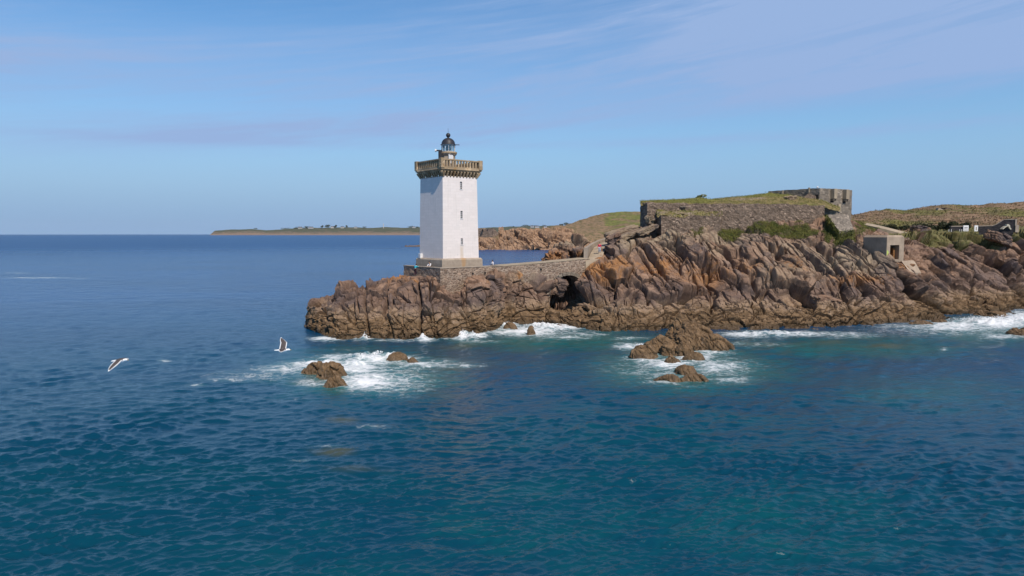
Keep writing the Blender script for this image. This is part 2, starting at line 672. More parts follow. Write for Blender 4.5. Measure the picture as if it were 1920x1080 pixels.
def mat_turf(name, brown, green, dark, scale=0.03, gb=0.0, pale=None):
    t = NT(name)
    P = t.pos()
    n1 = t.noise(P, scale, 6, 0.62, 0.5)
    n2 = t.noise(P, scale * 6, 6, 0.7)
    n3 = t.noise(P, scale * 28, 4, 0.7)
    g = t.math('ADD', t.math('ADD', t.attr("green"), t.math('MULTIPLY', t.math('SUBTRACT', t.math('ADD', t.math('MULTIPLY', n1, 0.65), t.math('MULTIPLY', n2, 0.35)), 0.5), 2.8)), gb)
    c = t.mix(t.rng(g, 0.35, 0.62), brown, green)
    c = t.mix(t.math('MULTIPLY', t.rng(n2, 0.44, 0.60), 0.8), c, dark)
    c = t.mix(t.math('MULTIPLY', t.rng(n3, 0.52, 0.72), 0.45), c, tuple(x * 1.5 for x in brown))
    if pale:
        r = t.math('ADD', t.attr("rock"), t.math('MULTIPLY', t.math('SUBTRACT', n2, 0.5), 1.1))
        c = t.mix(t.rng(r, 0.42, 0.56), c, t.mix(t.rng(n3, 0.35, 0.65), tuple(x * 0.45 for x in pale), pale))
    return t.done(c, 0.95, t.bump(t.math('ADD', n2, t.math('MULTIPLY', n3, 0.6)), 0.6, 0.02 / scale), 0.1)


def mat_leaf(name, a, b, c3, scale=1.2):
    t = NT(name)
    n = t.noise(t.pos(), scale, 5, 0.7)
    n2 = t.noise(t.pos(), scale * 7, 3, 0.6)
    c = t.mix(t.rng(n, 0.38, 0.62), a, b)
    c = t.mix(t.rng(n2, 0.55, 0.72), c, c3)
    return t.done(c, 0.7, None, 0.2)


# ------------------------------------------------------------------ headland (rock terrain)
# photo column: (row, distance) at under-water skirt, waterline, shelf top, mid cliff, cliff top, plateau, far side
HC = {
    574: [(616, 99.0), (612, 99.5), (602, 100.0), (596, 100.6), (590, 101.2), (596, 103.0), (640, 106.0)],
    580: [(618, 96.5), (614, 97.0), (595, 98.0), (580, 99.5), (573, 101.0), (580, 105.0), (640, 109.0)],
    592: [(624, 93.0), (620, 93.6), (592, 95.5), (576, 98.0), (567, 100.0), (570, 105.0), (630, 110.0)],
    604: [(630, 90.0), (626, 90.6), (592, 93.5), (575, 97.0), (566, 99.5), (566, 105.0), (625, 110.0)],
    614: [(634, 88.6), (630, 89.2), (592, 92.0), (572, 96.0), (556, 99.0), (558, 105.0), (620, 111.0)],
    632: [(642, 86.2), (638, 86.8), (596, 89.6), (570, 93.5), (556, 99.0), (556, 106.0), (620, 112.0)],
    637: [(643, 86.0), (639, 86.6), (598, 89.4), (568, 93.4), (539, 99.0), (540, 106.0), (620, 112.0)],
    656: [(643, 86.0), (639, 86.6), (600, 89.2), (568, 93.2), (541, 99.0), (541, 106.0), (620, 112.0)],
    664: [(643, 86.0), (639, 86.6), (602, 89.2), (567, 93.2), (537, 99.0), (538, 106.0), (620, 112.0)],
    678: [(642, 86.2), (638, 86.8), (602, 89.0), (566, 93.0), (543, 99.0), (540, 106.0), (620, 112.0)],
    684: [(642, 86.2), (638, 86.8), (602, 89.0), (564, 93.0), (530, 99.0), (530, 106.0), (620, 112.0)],
    710: [(642, 86.2), (638, 86.8), (600, 89.0), (560, 93.0), (528, 99.0), (528, 106.0), (620, 112.0)],
    740: [(642, 86.2), (638, 86.8), (594, 89.0), (556, 93.0), (521, 99.0), (520, 106.0), (620, 112.5)],
    762: [(642, 86.2), (638, 86.8), (590, 88.8), (553, 92.8), (517, 98.6), (514, 103.0), (620, 114.0)],
    783: [(642, 86.2), (638, 86.8), (586, 88.8), (550, 92.5), (515, 97.0), (512, 100.0), (620, 116.0)],
    800: [(641, 86.5), (637, 87.1), (582, 89.0), (550, 92.2), (518, 95.6), (516, 98.5), (620, 116.0)],
    822: [(640, 86.8), (636, 87.4), (580, 89.5), (566, 91.5), (538, 94.2), (535, 97.5), (620, 118.0)],
    848: [(638, 87.5), (634, 88.1), (582, 90.3), (568, 92.3), (557, 94.2), (555, 97.5), (620, 118.0)],
    868: [(634, 89.0), (630, 89.6), (583, 91.6), (566, 93.0), (546, 95.2), (542, 99.0), (620, 118.0)],
    882: [(630, 90.6), (626, 91.2), (585, 92.6), (556, 94.0), (524, 96.4), (521, 100.0), (620, 120.0)],
    912: [(626, 92.0), (622, 92.8), (588, 94.4), (556, 95.6), (520, 98.2), (518, 101.5), (610, 120.0)],
    930: [(622, 94.5), (616, 95.5), (590, 96.6), (560, 97.4), (517, 99.6), (516, 103.0), (610, 121.0)],
    950: [(616, 97.4), (610, 99.8), (588, 100.6), (566, 101.0), (514, 102.0), (512, 105.0), (610, 122.0)],
    975: [(614, 99.0), (609, 101.0), (590, 101.8), (566, 102.6), (514, 103.6), (510, 106.0), (610, 122.0)],
    1000: [(614, 99.0), (609, 101.0), (590, 102.0), (568, 103.0), (532, 104.4), (530, 107.0), (610, 122.0)],
    1024: [(614, 99.0), (609, 101.0), (588, 102.0), (566, 103.2), (545, 105.0), (543, 108.0), (610, 124.0)],
    1036: [(614, 98.0), (610, 100.2), (592, 101.6), (582, 104.0), (574, 109.0), (572, 112.0), (600, 126.0)],
    1062: [(617, 96.5), (612, 99.3), (594, 101.0), (586, 104.5), (574, 112.0), (570, 115.0), (600, 128.0)],
    1076: [(619, 95.7), (614, 98.0), (594, 99.8), (580, 102.5), (560, 107.5), (545, 112.0), (580, 130.0)],
    1084: [(620, 95.0), (616, 97.0), (594, 99.4), (560, 101.8), (512, 105.2), (498, 110.0), (560, 132.0)],
    1096: [(623, 94.0), (619, 95.8), (594, 98.6), (545, 102.0), (492, 107.0), (487, 112.0), (540, 134.0)],
    1115: [(626, 92.6), (621, 94.6), (593, 97.6), (540, 102.4), (487, 108.5), (484, 112.0), (500, 140.0)],
    1132: [(628, 91.6), (624, 93.2), (592, 96.8), (538, 102.6), (476, 110.0), (470, 115.0), (450, 150.0)],
    1160: [(630, 91.0), (626, 92.6), (590, 96.4), (534, 103.2), (457, 112.5), (452, 119.0), (440, 165.0)],
    1200: [(629, 91.4), (625, 93.0), (588, 96.8), (530, 104.0), (438, 116.0), (428, 123.0), (430, 170.0)],
    1240: [(626, 92.6), (622, 94.4), (586, 98.0), (526, 105.0), (434, 116.6), (426, 122.0), (425, 170.0)],
    1300: [(623, 94.0), (618, 96.2), (584, 99.4), (524, 106.0), (432, 117.5), (424, 123.0), (420, 170.0)],
    1350: [(622, 94.4), (617, 96.6), (582, 100.0), (522, 106.5), (432, 118.5), (420, 124.0), (415, 170.0)],
    1400: [(622, 94.4), (617, 96.6), (580, 100.2), (520, 107.0), (436, 119.5), (418, 124.5), (412, 170.0)],
    1450: [(621, 94.8), (616, 97.2), (580, 100.6), (522, 107.0), (438, 120.0), (412, 125.0), (410, 170.0)],
    1500: [(620, 95.2), (615, 97.8), (580, 101.0), (525, 107.0), (436, 120.0), (410, 126.0), (408, 170.0)],
    1550: [(619, 95.6), (614, 98.4), (578, 101.6), (528, 107.5), (442, 120.0), (404, 127.0), (405, 170.0)],
    1600: [(618, 96.4), (612, 99.4), (576, 102.6), (530, 108.0), (450, 119.0), (414, 128.0), (416, 175.0)],
    1640: [(615, 97.6), (609, 101.0), (572, 105.0), (532, 109.0), (482, 114.6), (436, 128.0), (428, 178.0)],
    1668: [(613, 98.6), (607, 102.3), (568, 107.0), (532, 110.0), (489, 113.2), (442, 128.0), (432, 178.0)],
    1700: [(610, 100.4), (604, 104.2), (566, 109.0), (532, 112.0), (488, 116.5), (442, 131.0), (433, 180.0)],
    1730: [(607, 102.4), (600, 106.5), (562, 112.0), (530, 116.0), (478, 122.0), (436, 140.0), (432, 182.0)],
    1760: [(603, 105.0), (597, 108.8), (558, 115.0), (525, 120.0), (466, 129.0), (436, 146.0), (431, 184.0)],
    1800: [(597, 108.6), (591, 113.0), (554, 120.0), (520, 127.0), (456, 137.0), (437, 150.0), (430, 186.0)],
    1850: [(594, 111.0), (588, 115.2), (552, 123.0), (512, 131.0), (452, 142.0), (437, 152.0), (429, 188.0)],
    1890: [(594, 111.0), (588, 115.2), (552, 124.0), (510, 133.0), (447, 144.0), (434, 152.0), (428, 188.0)],
    1920: [(586, 116.6), (580, 121.7), (550, 129.0), (507, 137.0), (442, 147.0), (430, 155.0), (426, 190.0)],
    1960: [(582, 120.0), (575, 126.0), (550, 131.0), (504, 139.0), (436, 150.0), (426, 158.0), (425, 195.0)],
    2150: [(580, 122.0), (572, 129.0), (548, 134.0), (500, 142.0), (430, 152.0), (420, 162.0), (420, 200.0)],
}


def build_headland():
    xs, G = sheet(HC, 0.95, [8, 64, 92, 130, 40, 14], 9)
    G = box_smooth(G, 9, 1)
    nu, nv = G.shape[:2]
    N = grid_normals(G)
    N = box_smooth(box_smooth(N, 31, 0), 25, 1)
    N /= np.linalg.norm(N, axis=-1, keepdims=True)
    if N[nu // 2, nv // 2, 1] > 0:
        N = -N
    px, py = to_px(G)
    P = G.reshape(-1, 3)
    z = G[..., 2]
    R1 = frame((0.44, -0.30, -0.85), (0.86, 0.12, 0.44))
    R4 = frame((0.30, -0.28, -0.90), (0.93, 0.1, 0.3))      # dipping slabs of the main cliff
    R2 = frame((0.10, -0.25, -1.0), (1.0, 0.1, 0.15))         # upright blocks of the point
    R3 = frame((0.85, -0.2, -0.45), (0.4, 0.1, 0.9))          # flatter strata on the right
    wl = np.clip((1010 - px) / 60, 0, 1)
    wr = np.clip((px - 1640) / 90, 0, 1)
    wm = 1 - wl - wr
    tone = np.zeros(len(P))
    D = np.zeros((nu, nv))

    def sel(w, R, sets, seed):
        m = (w > 0.001).ravel()
        Q = P[m]
        d = np.zeros(len(Q)); tn = np.zeros(len(Q))
        for i, (kind, size, amp, tilt, crack, cw) in enumerate(sets):
            dd, r = (blocks if kind == 'v' else bricks)(Q, R, size, amp, tilt, crack, cw, seed + i * 7)
            d += dd
            tn += r * (0.5 if i == 0 else 0.25)
        D.ravel()[m] += d * w.ravel()[m]
        tone[m] += tn * w.ravel()[m]

    wlow = np.clip((8.2 - z + 2.5 * fbm(P * 0.12, 2, 91).reshape(nu, nv)) / 2.2, 0, 1)
    wlow = np.maximum(wlow, np.clip((z - 12.2 + 1.5 * fbm(P * 0.15, 2, 92).reshape(nu, nv)) / 1.2, 0, 1) * 0.8)
    sel(wm * (1 - wlow), R1, [('v', (10.5, 3.7, 6.0), 0.90, 2.1, 1.7, 0.05), ('b', (5.5, 1.5, 3.0), 0.18, 0.32, 0.85, 0.10), ('v', (1.9, 0.8, 1.2), 0.08, 0.16, 0.10, 0.05)], 100)
    sel(wm * wlow, R4, [('v', (7.0, 5.0, 5.5), 1.0, 2.2, 1.7, 0.045), ('b', (3.4, 2.4, 2.6), 0.20, 0.28, 0.80, 0.10), ('v', (1.4, 1.0, 1.1), 0.08, 0.16, 0.10, 0.05)], 150)
    sel(wl, R2, [('b', (7.0, 4.6, 4.4), 0.62, 0.55, 1.0, 0.15), ('v', (2.9, 2.0, 2.2), 0.32, 0.65, 0.60, 0.055), ('v', (1.1, 0.8, 0.9), 0.12, 0.20, 0.12, 0.06)], 200)
    sel(wr, R3, [('v', (11.0, 3.8, 6.0), 1.1, 2.3, 1.7, 0.05), ('b', (5.5, 1.6, 3.0), 0.26, 0.40, 0.85, 0.12), ('v', (1.9, 0.8, 1.3), 0.11, 0.20, 0.14, 0.05)], 300)
    # sparse deep fissures of no fixed direction
    fi = fbm(P * np.array([0.30, 0.30, 0.20]), 4, 45).reshape(nu, nv)
    D -= 0.9 * np.exp(-(fi / 0.016) ** 2) * np.clip(fbm(P * 0.11, 2, 46).reshape(nu, nv) * 4 + 0.4, 0, 1)
    tz = np.clip((3.6 - z) / 1.8, 0, 1)                      # the barnacled shelf is knobbly, not slabby
    D *= (1 - (0.55 + 0.25 * wm) * tz)
    F1, F2, v, r = worley(P / np.array([0.62, 0.62, 0.5]) + 0.5 * fbm(P * 0.8, 2, 77)[:, None], 400)
    kn = (0.5 - F1).reshape(nu, nv)
    kf = fbm(P * 0.45, 4, 55).reshape(nu, nv)
    kr = np.abs(fbm(P * np.array([0.9, 0.9, 1.3]), 4, 66).reshape(nu, nv))
    D += tz * (0.13 * kn + 0.42 * kf - 0.45 * np.exp(-(kr / 0.05) ** 2) * (kf > -0.05) + 0.10 * fbm(P * 2.6, 3, 67).reshape(nu, nv))
    tq = z * 0.8 + 2.0 * fbm(P * 0.16, 4, 23).reshape(nu, nv); tf = tq - np.floor(tq)
    D += tz * (0.30 * (0.5 - tf)) * np.clip(fbm(P * 0.2, 2, 24).reshape(nu, nv) * 3 + 0.5, 0, 1)
    lm = (tz > 0.02).ravel()
    ld, _ = bricks(P[lm], frame((1.0, -0.1, 0.10), (-0.08, -0.25, 1.0)), (5.5, 0.75, 2.6), 0.30, 0.42, 0.45, 0.09, 610, 0.8)
    D.ravel()[lm] += ld * (tz * (0.35 + 0.65 * np.clip((px - 930) / 80, 0, 1))).ravel()[lm]
    D += 0.35 * fbm(P * 0.18, 3, 22).reshape(nu, nv) + 0.10 * fbm(P * 1.6, 3, 33).reshape(nu, nv)
    # deep joints seen on the point
    for x0, y0, x1, y1, w, dep in [(684, 530, 690, 625, 2.2, 1.0), (783, 520, 790, 600, 2.6, 1.3), (734, 590, 742, 545, 2.0, 0.8),
                                   (862, 552, 890, 618, 2.4, 1.0), (608, 585, 614, 625, 1.8, 0.8), (640, 575, 664, 606, 2.5, 0.8), (787, 600, 792, 634, 2.0, 0.9),
                                   (818, 612, 824, 632, 2.0, 0.7), (1200, 470, 1268, 560, 2.2, 0.9), (1316, 490, 1345, 575, 2.5, 1.0),
                                   (1410, 520, 1460, 555, 3.0, 1.1), (1448, 440, 1462, 475, 4.5, 1.6), (1556, 462, 1590, 498, 3.5, 1.6), (1338, 500, 1390, 542, 3.0, 1.3),
                                   (1800, 500, 1830, 520, 6, 2.2), (1775, 500, 1800, 528, 4, 1.6), (1866, 470, 1905, 490, 4.5, 1.6), (1905, 440, 1925, 480, 4, 1.5), (1120, 535, 1190, 560, 6, 1.7)]:
        L2 = (x1 - x0) ** 2 + (y1 - y0) ** 2
        t = np.clip(((px - x0) * (x1 - x0) + (py - y0) * (y1 - y0)) / L2, 0, 1)
        wob = 2.5 * np.sin(t * 9 + x0)
        d = np.hypot(px - (x0 + t * (x1 - x0)) - wob * 0.5, py - (y0 + t * (y1 - y0)))
        D -= dep * np.exp(-(d / w) ** 2)
    # caves in the gully under the bridge
    D -= 2.6 * blob(px, py, [(1092, 554, 22, 9, 1), (1120, 558, 30, 7, 1.1), (1050, 566, 14, 9, 0.6)])
    D += 1.1 * blob(px, py, [(1100, 536, 26, 7, 1), (1130, 542, 26, 6, 1)])
    # boulders that bulge
    D += 1.0 * blob(px, py, [(905, 545, 16, 22, 1), (935, 548, 15, 22, 1), (1548, 567, 24, 9, 1.0), (805, 535, 16, 14, .5), (1060, 540, 9, 12, 0.9), (600, 590, 18, 25, 0.6)])
    D -= 0.30 * np.clip((z - 11.5) / 2, 0, 1) * (px > 1150)
    rowfade = np.ones(nv); rowfade[-30:] = np.linspace(1, 0.15, 30); rowfade[:5] = 0.5
    D = D * rowfade[None, :] * 0.92 * (1 - 0.75 * blob(px, py, [(776, 516, 22, 8, 1), (850, 545, 22, 25, .6), (1116, 484, 24, 9, 1.1)])) - 0.25 * blob(px, py, [(776, 514, 22, 8, 1)])
    V = G + N * D[..., None]
    lichen = blob(px, py, [(1135, 500, 70, 26, 1.0), (1235, 500, 60, 30, 0.8), (1330, 515, 50, 26, 0.8), (1490, 490, 40, 26, 0.6), (1610, 520, 70, 14, .85), (1400, 500, 60, 20, .55),
                           (745, 520, 26, 9, 1.0), (770, 525, 16, 8, 0.8), (915, 530, 8, 8, 1.0), (975, 516, 10, 8, 0.9), (1700, 500, 30, 8, 0.9), (1780, 445, 30, 10, .6), (1075, 525, 12, 5, .9)])
    pale = blob(px, py, [(1260, 440, 90, 22, 1.0), (1350, 450, 60, 18, 0.8), (1180, 445, 40, 14, 0.9), (1560, 480, 60, 30, 0.8), (1620, 490, 50, 24, 0.8), (1480, 460, 60, 24, .6), (980, 520, 25, 12, .7), (1480, 510, 60, 26, .55), (1310, 600, 200, 16, .35), (1150, 588, 80, 12, .4)])
    green = blob(px, py, [(p[0], p[1], p[2] * 0.9, p[3] * 0.9, 0.75) for p in PLANTS])
    green = np.maximum(green, np.clip((px - 1700) / 40, 0, 1) * np.clip((470 - py) / 14, 0, 1) * 0.8)
    backrow = np.zeros(nv); backrow[-16:] = 0.9
    green = np.maximum(green, np.where(px > 1150, 1, 0) * backrow[None, :])
    o = mesh_np("headland", V.reshape(-1, 3), grid_faces(nu, nv)[:, ::-1], mat_rock("headland_rock"), attrs=dict(
        tone=np.clip(tone, 0, 1), lichen=lichen, pale=pale, green=green))
    tag(o, kind="structure")
    return V, px, py, N


# plants on the cliff top: photo ellipses
PLANTS = [(1380, 426, 30, 18), (1440, 424, 34, 8), (1495, 426, 50, 12), (1556, 428, 10, 24), (1585, 445, 24, 14), (1622, 428, 26, 12), (1648, 436, 18, 5),
          (1308, 430, 12, 4), (1195, 425, 22, 8), (1720, 443, 26, 9), (1760, 452, 30, 8), (1830, 440, 50, 5)]
HV, HPX, HPY, HN = build_headland()
_hx, _hy = to_px(HV)


def on_rock(px, py):
    """the point of the headland surface that shows at this photo position"""
    d = np.hypot(_hx - px, _hy - py)
    m = d < max(1.5, d.min() + 0.8)
    i = np.argmin(np.where(m, HV[..., 1], 1e9))
    return HV.reshape(-1, 3)[i].astype(float)


# ------------------------------------------------------------------ sea
def build_sea():
    az = np.radians(np.linspace(-50, 50, 1350))
    inv = np.linspace(1 / 15.0, 1 / 12000.0, 860)
    r = 1.0 / inv
    A, Rr = np.meshgrid(az, r, indexing='ij')
    X = Rr * np.sin(A); Y = Rr * np.cos(A)
    dr = np.abs(np.gradient(r))[None, :]
    Z = np.zeros_like(X); DX = np.zeros_like(X); DY = np.zeros_like(X)
    rg = np.random.default_rng(5)
    n = 110
    lam = np.exp(rg.uniform(math.log(0.22), math.log(4.5), n))
    ang = math.radians(100) + rg.normal(0, 0.50, n)
    ph = rg.uniform(0, 2 * PI, n)
    # slow patches of stronger and weaker chop
    P3 = np.stack([X, Y, 0 * X], -1)
    gust = 1.0 + 0.7 * fbm(P3 / 9.0, 4, 12) + 0.5 * fbm(P3 / 45.0, 2, 13)
    gust = np.clip(gust, 0.6, 1.9)
    wx = 0.9 * fbm(P3 / 6.0, 2, 14); wy = 0.9 * fbm(P3 / 6.0, 2, 15)
    lam = np.concatenate([lam, [7.5, 9.5, 12.0, 16.0]]); ang = np.concatenate([ang, np.radians([118, 95, 126, 108])]); ph = np.concatenate([ph, [0.3, 2.1, 4.0, 5.2]])
    for l, a, p in zip(lam, ang, ph):
        k = 2 * PI / l
        amp = WAVE * l / (1 + (l / 0.62) ** 1.25) * (0.6 + 0.8 * rg.random())
        w = np.clip((l / (dr * 2.2)) - 0.5, 0, 1)
        if w.max() <= 0: continue
        t = k * ((X + wx) * math.cos(a) + (Y + wy) * math.sin(a)) + p
        s = np.sin(t); c = np.cos(t)
        Z += amp * w * s
        DX += 0.40 * amp * w * math.cos(a) * c
        DY += 0.40 * amp * w * math.sin(a) * c
    Z *= gust; DX *= gust; DY *= gust
    px, py = to_px(P3)
    shore = blob(px, py, [(1300, 615, 900, 30, 1)]) * 0.4
    Z *= (1 - shore * 0.5)
    foam = blob(px, py, FOAM)
    # surf on every line where water meets rock
    shallow = blob(px, py, [(680, 700, 190, 55, 1), (1290, 690, 230, 55, .95), (1050, 640, 260, 26, .9), (1600, 650, 330, 30, .8), (1850, 620, 150, 40, .9), (560, 705, 80, 20, .6),
                            (1750, 740, 260, 50, .5), (1250, 800, 600, 120, .40), (1300, 1000, 900, 160, .45), (700, 1060, 500, 90, .35)])
    reef = blob(px, py, [(640, 786, 45, 8, .8), (628, 846, 52, 9, .9), (655, 880, 85, 12, .6), (860, 650, 70, 8, .6), (575, 716, 40, 10, .9), (1450, 645, 120, 8, .55), (1660, 648, 60, 6, .8),
                         (1560, 642, 60, 5, .6), (1300, 745, 60, 9, .5), (840, 690, 60, 10, .5), (1600, 690, 120, 10, .4), (1270, 712, 60, 8, .6), (1780, 650, 50, 6, .5)])
    fz = fbm(np.stack([X * 1.3, Y * 1.3, 0 * X], -1), 4, 31)
    Z += np.clip(foam - 0.25, 0, 1) * (0.10 + 0.30 * fz)
    for cx, cy, rx, ry, h in [(672, 676, 26, 7, 0.7), (700, 668, 18, 6, 0.55), (735, 672, 20, 5, .5), (600, 684, 40, 5, 0.35), (683, 632, 6, 6, 0.9), (793, 634, 8, 5, 0.5), (866, 630, 12, 6, 0.7), (886, 632, 10, 5, .5), (950, 612, 18, 5, .6), (1020, 613, 40, 5, .5), (1440, 625, 40, 4, .4), (1850, 603, 60, 6, .6)]:
        b = np.exp(-((px - cx) / rx) ** 2 - ((py - cy) / ry) ** 2)
        Z += h * b * (0.55 + 0.9 * fz)
    V = np.stack([X + DX, Y + DY, Z], -1)
    t = NT("sea_water")
    P = t.pos()
    dist = t.n("VectorMath", dict(operation='LENGTH'), _0=P).outputs["Value"]
    n1 = t.noise(t.scale(P, (0.4, 1, 1)), 0.03, 5, 0.6)
    n2 = t.noise(P, 0.22, 5, 0.6)
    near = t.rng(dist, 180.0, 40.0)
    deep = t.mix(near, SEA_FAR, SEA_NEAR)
    deep = t.mix(t.math('MULTIPLY', t.rng(n1, 0.35, 0.65), 0.5), deep, SEA_DARK)
    sh = t.rng(t.math('ADD', t.attr("shallow"), t.math('MULTIPLY', t.math('SUBTRACT', n2, 0.5), 0.7)), 0.15, 0.95)
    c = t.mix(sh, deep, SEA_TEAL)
    rf = t.rng(t.math('ADD', t.attr("reef"), t.math('MULTIPLY', t.math('SUBTRACT', n2, 0.5), 0.9)), 0.25, 0.85)
    c = t.mix(t.math('MULTIPLY', rf, 0.62), c, (0.085, 0.085, 0.040))
    fo = t.attr("foam")
    Pw = t.n("VectorMath", dict(operation='ADD'), _0=t.scale(P, (0.75, 1.0, 1.0)), _1=t.n("VectorMath", dict(operation='SCALE'), _0=t.n("TexNoise", None, Vector=P, Scale=0.55, Detail=5.0, Roughness=0.65).outputs["Color"], Scale=2.6).outputs[0]).outputs[0]
    lace = t.n("TexVoronoi", dict(feature='DISTANCE_TO_EDGE'), Vector=Pw, Scale=0.75).outputs["Distance"]
    lace2 = t.n("TexVoronoi", dict(feature='DISTANCE_TO_EDGE'), Vector=Pw, Scale=2.3).outputs["Distance"]
    nf = t.noise(P, 0.9, 8, 0.72, 0.8)
    nf2 = t.noise(t.scale(P, (0.28, 1, 1), (0, 0, 0.15)), 1.2, 8, 0.72, 0.6)
    pat = t.math('ADD', t.math('MULTIPLY', t.rng(lace, 0.0, 0.22, 1.0, 0.0), 0.20), t.math('MULTIPLY', t.rng(lace2, 0.0, 0.25, 1.0, 0.0), 0.08))
    pat = t.math('ADD', pat, t.math('ADD', t.math('MULTIPLY', nf, 0.42), t.math('MULTIPLY', nf2, 0.62)))
    fm = t.math('MULTIPLY', t.rng(t.math('ADD', t.math('MULTIPLY', fo, 0.72), pat), 0.84, 1.42), 0.92)
    fm = t.math('MULTIPLY', fm, t.rng(fo, 0.03, 0.2))
    # aerated, milky water around the foam
    c = t.mix(t.math('MULTIPLY', t.rng(fo, 0.05, 0.8), 0.7), c, (0.115, 0.245, 0.270))
    c = t.mix(fm, c, (0.82, 0.84, 0.86))
    rough = t.math('MAXIMUM', t.rng(dist, 60.0, 900.0, 0.12, 0.32), t.math('MULTIPLY', fm, 0.9))
    b1 = t.noise(t.scale(P, (0.6, 1.0, 1.0), (0, 0, 0.2)), 1.9, 6, 0.62, 0.3)
    b2 = t.noise(t.scale(P, (0.5, 1.0, 1.0), (0, 0, 0.2)), 0.32, 5, 0.6, 0.2)
    h = t.math('ADD', t.math('MULTIPLY', b1, t.rng(dist, 30.0, 120.0, 0.10, 0.40)), t.math('MULTIPLY', b2, t.rng(dist, 60.0, 300.0, 0.0, 3.2)))
    b3 = t.noise(t.scale(P, (0.7, 1.0, 1.0), (0, 0, 0.2)), 6.5, 4, 0.6, 0.2)
    h = t.math('ADD', h, t.math('MULTIPLY', b3, 0.05))
    h = t.math('ADD', h, t.math('MULTIPLY', fm, 0.15))
    nb = t.bump(h, 0.85, 0.55)
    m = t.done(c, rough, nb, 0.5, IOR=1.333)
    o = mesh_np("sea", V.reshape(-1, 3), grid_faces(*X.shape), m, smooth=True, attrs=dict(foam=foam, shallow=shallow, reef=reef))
    tag(o, kind="structure")


WAVE = 0.0200
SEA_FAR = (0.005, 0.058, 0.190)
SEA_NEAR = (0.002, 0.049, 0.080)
SEA_DARK = (0.002, 0.026, 0.086)
SEA_TEAL = (0.004, 0.096, 0.096)
FOAM = [(690, 700, 150, 34, 0.48), (1270, 690, 150, 34, 0.46), (1020, 622, 130, 16, 0.5), (1780, 615, 190, 20, 0.5), (480, 705, 110, 12, 0.40), (668, 690, 46, 16, 1.0), (700, 676, 45, 9, 1.0), (600, 683, 70, 8, 0.95), (540, 693, 80, 11, 0.62), (640, 670, 60, 7, .75), (740, 672, 50, 7, .85), (690, 715, 62, 20, 1.0), (745, 715, 75, 30, 0.55), (800, 683, 100, 9, 0.62), (880, 686, 40, 4, .5),
        (430, 712, 60, 6, 0.45), (370, 722, 25, 2.5, .5), (310, 676, 14, 2.5, 0.6), (430, 698, 30, 4, .3), (600, 718, 60, 10, 0.6),
        (612, 635, 36, 5, 0.85), (680, 633, 26, 6, 0.9), (740, 638, 60, 3.5, .6), (797, 636, 22, 5, 0.95), (868, 632, 34, 6, 1.0), (900, 628, 20, 6, .9), (640, 655, 70, 2.5, .3),
        (985, 622, 80, 9, 0.95), (950, 611, 30, 5, 1.0), (1040, 613, 70, 7, 1.0), (1060, 632, 70, 6, .55), (1100, 627, 50, 5, .5), (900, 640, 60, 4, .45),
        (1180, 650, 34, 8, 0.8), (1210, 672, 40, 12, 0.75), (1250, 683, 60, 14, 0.8), (1345, 688, 75, 18, 0.66), (1300, 670, 50, 14, .8), (1370, 712, 60, 10, 0.5), (1250, 716, 60, 8, .5), (1330, 660, 50, 8, .7), (1180, 634, 50, 4, .5),
        (1400, 627, 60, 7, 0.82), (1490, 626, 110, 6, 0.75), (1590, 628, 80, 7, .55), (1400, 645, 90, 7, .35), (1680, 612, 60, 8, .5),
        (1790, 612, 100, 12, 0.85), (1870, 606, 80, 12, 1.0), (1935, 596, 70, 16, 1.0), (1760, 598, 50, 5, .6), (1880, 630, 60, 8, .6), (1770, 655, 10, 3, .6), (1940, 625, 60, 8, .8),
        (70, 521, 80, 1.4, 0.62), (30, 512, 30, 1.2, .55), (140, 522, 50, 1.0, .4), (560, 748, 80, 7, .22), (612, 836, 40, 3.0, .36), (570, 862, 30, 3, .36), (700, 800, 40, 6, .35)]
build_sea()


# ------------------------------------------------------------------ far land
def land(name, cols, step, rows, mat, amp, freq, seed, attrs_f=None, sm=7, ridged=0.0):
    xs, G = sheet(cols, step, rows, sm)
    px, py = to_px(G)
    N = grid_normals(G)
    if N[..., 2].mean() < 0: N = -N
    N = box_smooth(box_smooth(N, 9, 0), 5, 1)
    P = G.reshape(-1, 3)
    d = amp * fbm(P * freq, 5, seed, 0.58).reshape(G.shape[:2])
    at_ = attrs_f(px, py) if attrs_f else {}
    if ridged:
        dd, r = blocks(P, frame((0.6, -0.2, -0.75), (0.75, 0.1, 0.6)), (22, 8, 14), ridged * 1.6, ridged * 2.4, ridged * 1.4, 0.06, seed + 5)
        d2, r2 = blocks(P, frame((0.6, -0.2, -0.75), (0.75, 0.1, 0.6)), (8, 2.6, 5), ridged * .6, ridged * .9, ridged * .6, 0.06, seed + 9)
        d = d + (dd + d2).reshape(d.shape) * at_.get("rock", np.ones_like(d))
        at_["tone"] = r.reshape(d.shape)
    V = G + N * d[..., None]
    o = mesh_np(name, V.reshape(-1, 3), grid_faces(G.shape[0], G.shape[1])[:, ::-1], mat, attrs=at_)
    return tag(o, kind="structure"), V, px, py


